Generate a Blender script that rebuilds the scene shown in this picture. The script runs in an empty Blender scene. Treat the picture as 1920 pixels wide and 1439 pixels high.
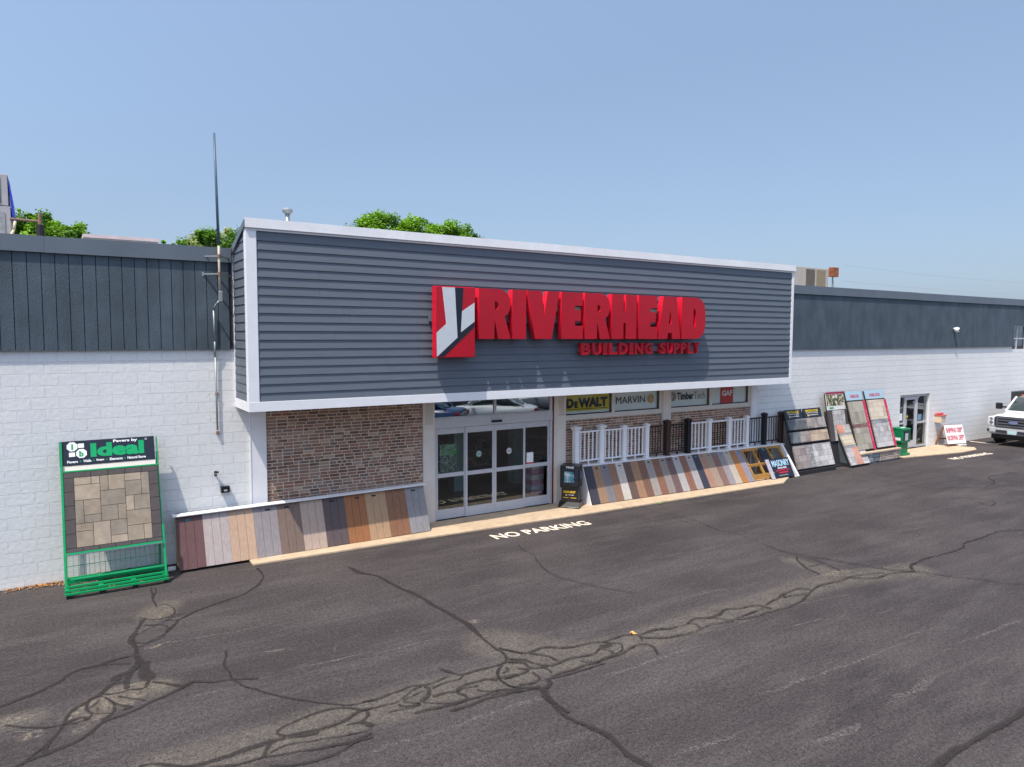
import bpy, math, random
from mathutils import Vector, Matrix
random.seed(7)
R=math.radians
scn=bpy.context.scene
# ---------------- camera ----------------
cam=bpy.data.cameras.new('camera'); camo=bpy.data.objects.new('camera',cam); scn.collection.objects.link(camo)
cam.sensor_width=36; cam.lens=24.964; cam.clip_end=2000; cam.clip_start=.1
rx,ux,fw=((0.84267,-0.538418,0.003665),(0.033841,0.059755,0.997639),(0.537366,0.840557,-0.068574))
M=Matrix(((rx[0],ux[0],-fw[0],0),(rx[1],ux[1],-fw[1],-14.54),(rx[2],ux[2],-fw[2],4.353),(0,0,0,1)))
camo.matrix_world=M; scn.camera=camo
# ---------------- light ----------------
w=bpy.data.worlds.new('World'); scn.world=w; w.use_nodes=True
nt=w.node_tree; bg=nt.nodes['Background']; sky=nt.nodes.new('ShaderNodeTexSky'); sky.sky_type='NISHITA'; sky.sun_disc=False
sd=Vector((-.434,-.25,1)).normalized()
sky.sun_elevation=math.asin(sd.z); sky.sun_rotation=math.atan2(sd.x,sd.y)
sky.altitude=0; sky.air_density=1.0; sky.dust_density=2.2; sky.ozone_density=2.5
# summer haze: clear-sky colour damped away from the sun, plus an even pale blue veil
wc=nt.nodes.new('ShaderNodeTexCoord'); wd=nt.nodes.new('ShaderNodeVectorMath'); wd.operation='DOT_PRODUCT'; nt.links.new(wc.outputs['Generated'],wd.inputs[0]); wd.inputs[1].default_value=sd
wr=nt.nodes.new('ShaderNodeMapRange'); wr.inputs[1].default_value=-.1; wr.inputs[2].default_value=.75; wr.inputs[3].default_value=.42; wr.inputs[4].default_value=1.0; nt.links.new(wd.outputs['Value'],wr.inputs[0])
wm=nt.nodes.new('ShaderNodeVectorMath'); wm.operation='SCALE'; nt.links.new(sky.outputs[0],wm.inputs[0]); nt.links.new(wr.outputs[0],wm.inputs['Scale'])
wa=nt.nodes.new('ShaderNodeVectorMath'); wa.operation='ADD'; nt.links.new(wm.outputs[0],wa.inputs[0]); wa.inputs[1].default_value=(1.05,1.42,2.05)
nt.links.new(wa.outputs[0],bg.inputs[0]); bg.inputs[1].default_value=.15
sl=bpy.data.lights.new('sun','SUN'); sl.energy=3.9; sl.angle=R(.5); sl.color=(1,.94,.84)
so=bpy.data.objects.new('sun',sl); scn.collection.objects.link(so); so.rotation_euler=sd.to_track_quat('Z','Y').to_euler(); so.location=(0,-20,30)
scn.view_settings.view_transform='Standard'; scn.view_settings.look='None'; scn.view_settings.exposure=.36; scn.view_settings.gamma=1
scn.render.engine='CYCLES'
# ---------------- helpers ----------------
def lin(c): return tuple((v/255/12.92 if v<=10 else ((v/255+.055)/1.055)**2.4) for v in c)
def S(*c,k=1.0): return tuple(min(.9,v*k) for v in lin(c))
def newmat(name):
    m=bpy.data.materials.new(name); m.use_nodes=True; n=m.node_tree; return m,n,n.nodes['Principled BSDF']
def mat(name,col,rough=.6,var=.12,scale=6,bump=.0,bscale=60,metal=0,spec=.4,stretch=(1,1,1),var2=0,s2=.8):
    m,n,b=newmat(name); N=n.nodes; Lk=n.links.new
    b.inputs['Roughness'].default_value=rough; b.inputs['Metallic'].default_value=metal; b.inputs['Specular IOR Level'].default_value=spec
    tc=N.new('ShaderNodeTexCoord'); mp=N.new('ShaderNodeMapping'); mp.inputs['Scale'].default_value=stretch; Lk(tc.outputs['Object'],mp.inputs[0])
    nz=N.new('ShaderNodeTexNoise'); nz.inputs['Scale'].default_value=scale; nz.inputs['Detail'].default_value=6; nz.inputs['Roughness'].default_value=.65; Lk(mp.outputs[0],nz.inputs[0])
    mr=N.new('ShaderNodeMapRange'); mr.inputs[1].default_value=.3; mr.inputs[2].default_value=.7; mr.inputs[3].default_value=1-var; mr.inputs[4].default_value=1+var; Lk(nz.outputs[0],mr.inputs[0])
    mx=N.new('ShaderNodeMix'); mx.data_type='RGBA'; mx.blend_type='MULTIPLY'; mx.inputs[0].default_value=1; mx.inputs[6].default_value=(*col,1)
    Lk(mr.outputs[0],mx.inputs[7]); out=mx.outputs[2]
    if var2:
        n2=N.new('ShaderNodeTexNoise'); n2.inputs['Scale'].default_value=s2; n2.inputs['Detail'].default_value=5; Lk(tc.outputs['Object'],n2.inputs[0])
        r2=N.new('ShaderNodeMapRange'); r2.inputs[1].default_value=.3; r2.inputs[2].default_value=.7; r2.inputs[3].default_value=1-var2; r2.inputs[4].default_value=1+var2; Lk(n2.outputs[0],r2.inputs[0])
        m2=N.new('ShaderNodeMix'); m2.data_type='RGBA'; m2.blend_type='MULTIPLY'; m2.inputs[0].default_value=1; Lk(out,m2.inputs[6]); Lk(r2.outputs[0],m2.inputs[7]); out=m2.outputs[2]
    Lk(out,b.inputs['Base Color'])
    if bump:
        nb=N.new('ShaderNodeTexNoise'); nb.inputs['Scale'].default_value=bscale; nb.inputs['Detail'].default_value=4; Lk(mp.outputs[0],nb.inputs[0])
        bp=N.new('ShaderNodeBump'); bp.inputs['Strength'].default_value=bump; bp.inputs['Distance'].default_value=.01; Lk(nb.outputs[0],bp.inputs['Height']); Lk(bp.outputs[0],b.inputs['Normal'])
    return m
class MB:
    def __init__(s): s.v=[]; s.f=[]; s.mi=[]
    def poly(s,pts,m=0):
        i=len(s.v); s.v+= [tuple(p) for p in pts]; s.f.append(tuple(range(i,i+len(pts)))); s.mi.append(m); return s
    def box(s,x0,x1,y0,y1,z0,z1,m=0):
        i=len(s.v); s.v+=[(x,y,z) for z in (z0,z1) for y in (y0,y1) for x in (x0,x1)]
        for f in ((0,2,3,1),(4,5,7,6),(0,1,5,4),(2,6,7,3),(0,4,6,2),(1,3,7,5)): s.f.append(tuple(i+k for k in f)); s.mi.append(m)
        return s
    def prism(s,pts,ax,a,b,m=0):
        # polygon pts in the other two axes (order of xyz), extruded along axis ax
        def P(p,t):
            q=list(p); q.insert(ax,t); return tuple(q)
        n=len(pts); i=len(s.v); s.v+=[P(p,a) for p in pts]+[P(p,b) for p in pts]
        s.f.append(tuple(range(i,i+n))); s.f.append(tuple(range(i+2*n-1,i+n-1,-1))); s.mi+=[m,m]
        for k in range(n): s.f.append((i+k,i+n+k,i+n+(k+1)%n,i+(k+1)%n)); s.mi.append(m)
        return s
    def bar(s,a,b,w,h=None,m=0,n=4,r2=None):
        a=Vector(a); b=Vector(b); d=(b-a).normalized(); up=Vector((0,0,1)) if abs(d.z)<.95 else Vector((0,1,0))
        u=d.cross(up).normalized(); v=u.cross(d); h=h or w; i=len(s.v)
        if n==4: off=[(-.5,-.5),(.5,-.5),(.5,.5),(-.5,.5)]
        else: off=[(.5*math.cos(2*math.pi*k/n),.5*math.sin(2*math.pi*k/n)) for k in range(n)]
        for e,c in ((a,1),(b,r2 if r2 else 1)): s.v+=[tuple(e+u*(o[0]*w*c)+v*(o[1]*h*c)) for o in off]
        s.f.append(tuple(range(i+n-1,i-1,-1))); s.f.append(tuple(range(i+n,i+2*n))); s.mi+=[m,m]
        for k in range(n): s.f.append((i+k,i+(k+1)%n,i+n+(k+1)%n,i+n+k)); s.mi.append(m)
        return s
    def tube(s,pts,w,m=0,n=8):
        for a,b in zip(pts,pts[1:]): s.bar(a,b,w,w,m,n)
        return s
    def lathe(s,c,prof,n=20,m=0,ax=2):
        i=len(s.v); k=len(prof)
        for r,z in prof:
            for j in range(n):
                a=2*math.pi*j/n; p=[r*math.cos(a),r*math.sin(a)]; p.insert(ax,z); s.v.append((c[0]+p[0],c[1]+p[1],c[2]+p[2]))
        for q in range(k-1):
            for j in range(n): s.f.append((i+q*n+j,i+q*n+(j+1)%n,i+(q+1)*n+(j+1)%n,i+(q+1)*n+j)); s.mi.append(m)
        s.f.append(tuple(range(i+n-1,i-1,-1))); s.f.append(tuple(i+(k-1)*n+j for j in range(n))); s.mi+=[m,m]
        return s
    def mesh(s,name,mats,smooth=False):
        me=bpy.data.meshes.new(name); me.from_pydata(s.v,[],s.f)
        for m in (mats if isinstance(mats,(list,tuple)) else [mats]): me.materials.append(m)
        me.polygons.foreach_set('material_index',s.mi)
        if smooth: me.polygons.foreach_set('use_smooth',[True]*len(me.polygons))
        me.update(); return me
WL={}; LOC=set()
def fin(o,parent):
    if parent is not None:
        o.parent=parent
        if parent.name in LOC: LOC.add(o.name)
        else: o.location=-WL[parent.name]
    WL[o.name]=Vector((0,0,0))
    return o
def tag(o,label=None,cat=None,group=None,kind=None):
    if label: o['label']=label
    if cat: o['category']=cat
    if group: o['group']=group
    if kind: o['kind']=kind
    return o
def fixn(me):
    import bmesh
    bm=bmesh.new(); bm.from_mesh(me); bmesh.ops.recalc_face_normals(bm,faces=bm.faces); bm.to_mesh(me); bm.free()
def obj(name,mb,mats,parent=None,bevel=0,smooth=False,label=None,fix=True):
    me=mb.mesh(name,mats,smooth)
    if fix: fixn(me)
    o=bpy.data.objects.new(name,me); scn.collection.objects.link(o); fin(o,parent)
    if bevel:
        b=o.modifiers.new('bevel','BEVEL'); b.width=bevel; b.segments=2; b.limit_method='ANGLE'; b.angle_limit=R(40)
    if label: o['label']=label
    return o
def thing(name,label,cat,loc=(0,0,0),rot=None,group=None,local=False):
    o=bpy.data.objects.new(name,None); scn.collection.objects.link(o); o.empty_display_size=.2
    o.location=loc; o['label']=label; o['category']=cat
    if group: o['group']=group
    WL[o.name]=Vector(loc)
    if rot: o.rotation_euler=rot
    if rot or local: LOC.add(o.name)
    return o
def copy_tree(o,parent=None):
    c=o.copy(); scn.collection.objects.link(c)
    if parent: c.parent=parent
    for ch in list(o.children): copy_tree(ch,c)
    return c
def curve_mesh(splines,ext,bev=0):
    cu=bpy.data.curves.new('c','CURVE'); cu.dimensions='2D'; cu.fill_mode='BOTH'; cu.extrude=ext; cu.bevel_depth=bev
    for sp in splines:
        s=cu.splines.new('POLY'); s.points.add(len(sp)-1)
        for p,q in zip(s.points,sp): p.co=(q[0],q[1],0,1)
        s.use_cyclic_u=True
    o=bpy.data.objects.new('c',cu); me=bpy.data.meshes.new_from_object(o); bpy.data.objects.remove(o); return me
def place(me,x0,z0,w,h,y,flat=False,rotz=0,skew=0):
    # put a mesh lying in its XY plane upright (facing -y), fitted to a w x h box at (x0,z0); y is the FRONT face
    xs=[v.co.x for v in me.vertices]; ys=[v.co.y for v in me.vertices]; zs=[v.co.z for v in me.vertices]
    a,b,c,d=min(xs),max(xs),min(ys),max(ys); zt=max(zs)
    for v in me.vertices:
        u=(v.co.x-a)/(b-a)*w; t=(v.co.y-c)/(d-c)*h if d>c else 0; n=zt-v.co.z
        u+=t*skew
        if flat: v.co=(x0+u,z0+t,y-n)
        else: v.co=(x0+u,y+n,z0+t)
    return me
def text(name,s,m,parent,x0,z0,w,h,y,bold=0,ext=.001,flat=False,spacing=1,ref=None,top=None,skew=0):
    cu=bpy.data.curves.new('t','FONT'); cu.body=s; cu.offset=bold; cu.extrude=ext; cu.size=1; cu.space_character=spacing; cu.resolution_u=3
    o=bpy.data.objects.new('t',cu); me=bpy.data.meshes.new_from_object(o); bpy.data.objects.remove(o)
    me.materials.clear(); me.materials.append(m); 
    zs=[v.co.z for v in me.vertices]; 
    place(me,x0,z0,w,h,y,flat,skew=skew)
    me.name=name; o=bpy.data.objects.new(name,me); scn.collection.objects.link(o); return fin(o,parent)
# ---------------- materials ----------------
def brickmat(name,c1,c2,mort,bw,bh,ms,rough,bump,noisecol=None,off=.5,tone=.12,bd=.006):
    m,n,b=newmat(name); N=n.nodes; Lk=n.links.new
    tc=N.new('ShaderNodeTexCoord'); sp=N.new('ShaderNodeSeparateXYZ'); cb=N.new('ShaderNodeCombineXYZ'); Lk(tc.outputs['Object'],sp.inputs[0]); Lk(sp.outputs[0],cb.inputs[0]); Lk(sp.outputs[2],cb.inputs[1])
    wn=N.new('ShaderNodeTexNoise'); wn.inputs['Scale'].default_value=9; wn.inputs['Detail'].default_value=3; Lk(tc.outputs['Object'],wn.inputs[0])
    vm=N.new('ShaderNodeVectorMath'); vm.operation='MULTIPLY_ADD'; Lk(wn.outputs['Color'],vm.inputs[0]); vm.inputs[1].default_value=(.012,.012,0); Lk(cb.outputs[0],vm.inputs[2])
    br=N.new('ShaderNodeTexBrick'); Lk(vm.outputs[0],br.inputs[0]); br.inputs['Scale'].default_value=1; br.inputs['Brick Width'].default_value=bw; br.inputs['Row Height'].default_value=bh; br.inputs['Mortar Size'].default_value=ms; br.inputs['Mortar Smooth'].default_value=.3; br.offset=off
    br.inputs['Color1'].default_value=(*c1,1); br.inputs['Color2'].default_value=(*c2,1); br.inputs['Mortar'].default_value=(*mort,1)
    nz=N.new('ShaderNodeTexNoise'); nz.inputs['Scale'].default_value=14; nz.inputs['Detail'].default_value=7; Lk(tc.outputs['Object'],nz.inputs[0])
    n2=N.new('ShaderNodeTexNoise'); n2.inputs['Scale'].default_value=.7; n2.inputs['Detail'].default_value=5; Lk(tc.outputs['Object'],n2.inputs[0])
    ad=N.new('ShaderNodeMath'); ad.operation='ADD'; Lk(nz.outputs[0],ad.inputs[0]); Lk(n2.outputs[0],ad.inputs[1])
    mr=N.new('ShaderNodeMapRange'); mr.inputs[1].default_value=.7; mr.inputs[2].default_value=1.3; mr.inputs[3].default_value=1-tone; mr.inputs[4].default_value=1+tone; Lk(ad.outputs[0],mr.inputs[0])
    mx=N.new('ShaderNodeMix'); mx.data_type='RGBA'; mx.blend_type='MULTIPLY'; mx.inputs[0].default_value=1; Lk(br.outputs[0],mx.inputs[6]); Lk(mr.outputs[0],mx.inputs[7]); out=mx.outputs[2]
    if noisecol:
        n3=N.new('ShaderNodeTexNoise'); n3.inputs['Scale'].default_value=22; n3.inputs['Detail'].default_value=8; n3.inputs['Roughness'].default_value=.75; Lk(tc.outputs['Object'],n3.inputs[0])
        r3=N.new('ShaderNodeMapRange'); r3.inputs[1].default_value=.48; r3.inputs[2].default_value=.68; r3.inputs[4].default_value=.75; Lk(n3.outputs[0],r3.inputs[0])
        m3=N.new('ShaderNodeMix'); m3.data_type='RGBA'; Lk(r3.outputs[0],m3.inputs[0]); Lk(out,m3.inputs[6]); m3.inputs[7].default_value=(*noisecol,1); out=m3.outputs[2]
    Lk(out,b.inputs['Base Color']); b.inputs['Roughness'].default_value=rough
    iv=N.new('ShaderNodeMath'); iv.operation='MULTIPLY_ADD'; Lk(br.outputs['Fac'],iv.inputs[0]); iv.inputs[1].default_value=-1; 
    sc=N.new('ShaderNodeMath'); sc.operation='MULTIPLY'; Lk(nz.outputs[0],sc.inputs[0]); sc.inputs[1].default_value=.35; Lk(sc.outputs[0],iv.inputs[2])
    bp=N.new('ShaderNodeBump'); bp.inputs['Strength'].default_value=bump; bp.inputs['Distance'].default_value=bd; Lk(iv.outputs[0],bp.inputs['Height']); Lk(bp.outputs[0],b.inputs['Normal'])
    return m
m_block=brickmat('painted_block',(.725,.715,.70),(.705,.70,.69),(.80,.79,.775),.406,.203,.0065,.55,1.0,tone=.06,bd=.016)  # mortar paler than the block: highlight on joint edges put into the colour
m_brick=brickmat('red_brick',(.27,.165,.135),(.165,.11,.098),(.46,.39,.33),.215,.0675,.011,.85,.8,noisecol=(.38,.31,.27),tone=.32)
def brickattr():
    m,n,b=newmat('whitewashed_brick'); N=n.nodes; Lk=n.links.new; tc=N.new('ShaderNodeTexCoord')
    at=N.new('ShaderNodeAttribute'); at.attribute_name='bcol'
    z=N.new('ShaderNodeTexNoise'); z.inputs['Scale'].default_value=28; z.inputs['Detail'].default_value=8; z.inputs['Roughness'].default_value=.75; Lk(tc.outputs['Object'],z.inputs[0])
    z2=N.new('ShaderNodeTexNoise'); z2.inputs['Scale'].default_value=1.6; z2.inputs['Detail'].default_value=4; Lk(tc.outputs['Object'],z2.inputs[0])
    ad=N.new('ShaderNodeMath'); ad.operation='MULTIPLY_ADD'; Lk(z2.outputs[0],ad.inputs[0]); ad.inputs[1].default_value=.6; Lk(z.outputs[0],ad.inputs[2])
    r=N.new('ShaderNodeMapRange'); r.inputs[1].default_value=.80; r.inputs[2].default_value=1.12; r.inputs[4].default_value=.75; Lk(ad.outputs[0],r.inputs[0])
    mx=N.new('ShaderNodeMix'); mx.data_type='RGBA'; Lk(r.outputs[0],mx.inputs[0]); Lk(at.outputs['Color'],mx.inputs[6]); mx.inputs[7].default_value=(.52,.42,.33,1); Lk(mx.outputs[2],b.inputs['Base Color']); b.inputs['Roughness'].default_value=.9
    bp=N.new('ShaderNodeBump'); bp.inputs['Strength'].default_value=.6; bp.inputs['Distance'].default_value=.006; Lk(z.outputs[0],bp.inputs['Height']); Lk(bp.outputs[0],b.inputs['Normal']); return m
m_brickw=brickattr(); m_mortar=mat('mortar',(.60,.50,.40),.95,.15,12,.5,60)
def asphalt():
    m,n,b=newmat('asphalt'); N=n.nodes; Lk=n.links.new
    tc=N.new('ShaderNodeTexCoord')
    def noise(sc,det,rg,stretch=None,rot=0):
        z=N.new('ShaderNodeTexNoise'); z.inputs['Scale'].default_value=sc; z.inputs['Detail'].default_value=det; z.inputs['Roughness'].default_value=rg
        if stretch:
            mp=N.new('ShaderNodeMapping'); mp.inputs['Scale'].default_value=stretch; mp.inputs['Rotation'].default_value=(0,0,rot); Lk(tc.outputs['Object'],mp.inputs[0]); Lk(mp.outputs[0],z.inputs[0])
        else: Lk(tc.outputs['Object'],z.inputs[0])
        return z.outputs[0]
    def rng(i,a,b_,c,d):
        r=N.new('ShaderNodeMapRange'); r.inputs[1].default_value=a; r.inputs[2].default_value=b_; r.inputs[3].default_value=c; r.inputs[4].default_value=d; Lk(i,r.inputs[0]); return r.outputs[0]
    def mul(a,c):
        q=N.new('ShaderNodeMath'); q.operation='MULTIPLY'; Lk(a,q.inputs[0]); Lk(c,q.inputs[1]); return q.outputs[0]
    def mixc(f,a,c):
        q=N.new('ShaderNodeMix'); q.data_type='RGBA'; Lk(f,q.inputs[0])
        for s,v in ((6,a),(7,c)):
            if isinstance(v,tuple): q.inputs[s].default_value=(*v,1)
            else: Lk(v,q.inputs[s])
        return q.outputs[2]
    at=N.new('ShaderNodeAttribute'); at.attribute_name='wear'; wear=at.outputs['Fac']
    large=rng(noise(.33,5,.6),.35,.65,0,1)
    c=mixc(large,(.034,.0275,.0275),(.054,.0445,.043))
    streak=rng(noise(1.3,9,.78,(.22,1.0,1),R(3)),.46,.72,0,.8)
    c=mixc(streak,c,(.088,.075,.071))
    wn=mul(wear,rng(noise(3.5,9,.8),.30,.70,.1,1.25))
    c=mixc(wn,c,(.100,.085,.069))
    g0=N.new('ShaderNodeMath'); g0.operation='ADD'; Lk(noise(46,2,.9),g0.inputs[0]); Lk(noise(19,5,.85),g0.inputs[1]); grit=rng(g0.outputs[0],.76,1.24,.28,1.85)
    q=N.new('ShaderNodeMix'); q.data_type='RGBA'; q.blend_type='MULTIPLY'; q.inputs[0].default_value=1; Lk(c,q.inputs[6]); Lk(grit,q.inputs[7]); c=q.outputs[2]
    vo=N.new('ShaderNodeTexVoronoi'); vo.inputs['Scale'].default_value=34; Lk(tc.outputs['Object'],vo.inputs[0])
    spk=mul(rng(vo.outputs['Distance'],.10,.17,1,0),rng(noise(9,4,.7),.52,.66,0,.8))
    c=mixc(spk,c,(.30,.27,.25))
    sc=mul(rng(noise(1.0,5,.75,(.55,13,1),R(4)),.62,.70,0,1),rng(noise(.8,5,.6),.48,.62,0,.55))
    c=mixc(sc,c,(.17,.15,.14))
    ov=rng(noise(.9,4,.5),.66,.74,0,.55); c=mixc(ov,c,(.035,.032,.037))
    Lk(c,b.inputs['Base Color']); b.inputs['Roughness'].default_value=.88; b.inputs['Specular IOR Level'].default_value=.3
    bp=N.new('ShaderNodeBump'); bp.inputs['Strength'].default_value=.5; bp.inputs['Distance'].default_value=.006; Lk(noise(60,4,.7),bp.inputs['Height']); Lk(bp.outputs[0],b.inputs['Normal'])
    return m
m_asph=asphalt()
def noise_alpha(name,col,sc,lo,hi,stretch=(1,1,1)):
    m,n,b=newmat(name); N=n.nodes; Lk=n.links.new
    tc=N.new('ShaderNodeTexCoord'); mp=N.new('ShaderNodeMapping'); mp.inputs['Scale'].default_value=stretch; Lk(tc.outputs['Object'],mp.inputs[0])
    z=N.new('ShaderNodeTexNoise'); z.inputs['Scale'].default_value=sc; z.inputs['Detail'].default_value=6; z.inputs['Roughness'].default_value=.8; Lk(mp.outputs[0],z.inputs[0])
    r=N.new('ShaderNodeMapRange'); r.inputs[1].default_value=lo; r.inputs[2].default_value=hi; Lk(z.outputs[0],r.inputs[0])
    at=N.new('ShaderNodeAttribute'); at.attribute_name='edge'; q=N.new('ShaderNodeMath'); q.operation='MULTIPLY'; Lk(r.outputs[0],q.inputs[0]); Lk(at.outputs['Fac'],q.inputs[1])
    Lk(q.outputs[0],b.inputs['Alpha']); b.inputs['Base Color'].default_value=(*col,1); b.inputs['Roughness'].default_value=.9
    return m
m_scrape=noise_alpha('scraped_asphalt',(.20,.175,.16),22,.47,.66)
m_chip=noise_alpha('exposed_base',(.27,.22,.165),13,.45,.68)
m_seal=noise_alpha('crack_sealant',(.025,.018,.016),11,.18,.66)
m_conc=mat('concrete',(.50,.375,.25),.85,.14,5,.4,80,var2=.10,s2=1.2)
m_siding=mat('blue_gray_siding',(.110,.128,.155),.5,.07,5,.12,90,stretch=(.3,1,3),spec=.35)
m_t111=mat('gray_stained_panel',(.066,.088,.108),.75,.20,3.2,.7,70,stretch=(1,1,.35),var2=.14,s2=1.5)
m_groove=mat('groove_dark',(.015,.018,.025),.8)
m_flash=mat('gray_flashing',(.105,.125,.15),.38,.06,1.5,spec=.5,var2=.06)
m_white=mat('white_trim',(.76,.75,.76),.45,.04,4,.05,30)
m_whitemet=mat('white_metal_cap',(.72,.71,.72),.35,.06,2,.25,7,var2=.05,s2=.6)
m_cream=mat('cream_trim',(.66,.60,.54),.5,.05,5)
m_alu=mat('aluminium',(.50,.50,.53),.38,.05,8,metal=.15)
m_black=mat('black_plastic',(.012,.012,.014),.35,.1)
m_dark=mat('dark_rubber',(.02,.02,.022),.8)
m_int=mat('interior_wall',(.10,.10,.10),.8,.3,1.2)
m_intf=mat('interior_floor',(.16,.13,.10),.5,.1)
m_roof=mat('roof_membrane',(.25,.25,.25),.9,.1,2)
m_red=mat('red_sign_acrylic',(.43,.001,.014),.28,.05,3,spec=.5,var2=.08)
m_redside_sunlit=mat('red_sign_return_sunlit',(.62,.008,.03),.35,.04)  # returns coloured brighter than the faces to imitate sun on the sides
m_signw=mat('sign_gray_white',(.55,.58,.60),.4,.04)
m_signk=mat('sign_black',(.012,.016,.028),.35,.05)
m_lav=mat('frosted_panel',(.74,.76,.75),.5,.04,2)
def glass(name,rf,tint=(.85,.9,.9),base=.08):
    m,n,b=newmat(name); N=n.nodes; Lk=n.links.new; n.nodes.remove(b)
    g=N.new('ShaderNodeBsdfGlossy'); g.inputs['Roughness'].default_value=.01; g.inputs['Color'].default_value=(.9,.95,.95,1)
    t=N.new('ShaderNodeBsdfTransparent'); t.inputs[0].default_value=(*tint,1)
    f=N.new('ShaderNodeFresnel'); f.inputs[0].default_value=rf
    a=N.new('ShaderNodeMath'); a.operation='ADD'; a.inputs[1].default_value=base; a.use_clamp=True; Lk(f.outputs[0],a.inputs[0])
    ge=N.new('ShaderNodeNewGeometry'); iv=N.new('ShaderNodeMath'); iv.operation='SUBTRACT'; iv.inputs[0].default_value=1; Lk(ge.outputs['Backfacing'],iv.inputs[1]); am=N.new('ShaderNodeMath'); am.operation='MULTIPLY'; Lk(a.outputs[0],am.inputs[0]); Lk(iv.outputs[0],am.inputs[1]); a=am
    nz=N.new('ShaderNodeTexNoise'); nz.inputs['Scale'].default_value=1.3; bp=N.new('ShaderNodeBump'); bp.inputs['Strength'].default_value=.05; bp.inputs['Distance'].default_value=.02; Lk(nz.outputs[0],bp.inputs['Height']); Lk(bp.outputs[0],g.inputs['Normal'])
    x=N.new('ShaderNodeMixShader'); Lk(a.outputs[0],x.inputs[0]); Lk(t.outputs[0],x.inputs[1]); Lk(g.outputs[0],x.inputs[2]); Lk(x.outputs[0],N['Material Output'].inputs[0]); return m
m_glass=glass('door_glass',1.5,(.8,.85,.85),.05)
m_tglass=glass('transom_glass',1.6,(.35,.4,.42),.30)
m_wglass=glass('window_glass',1.45,(.95,.97,.97),.02)
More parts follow.
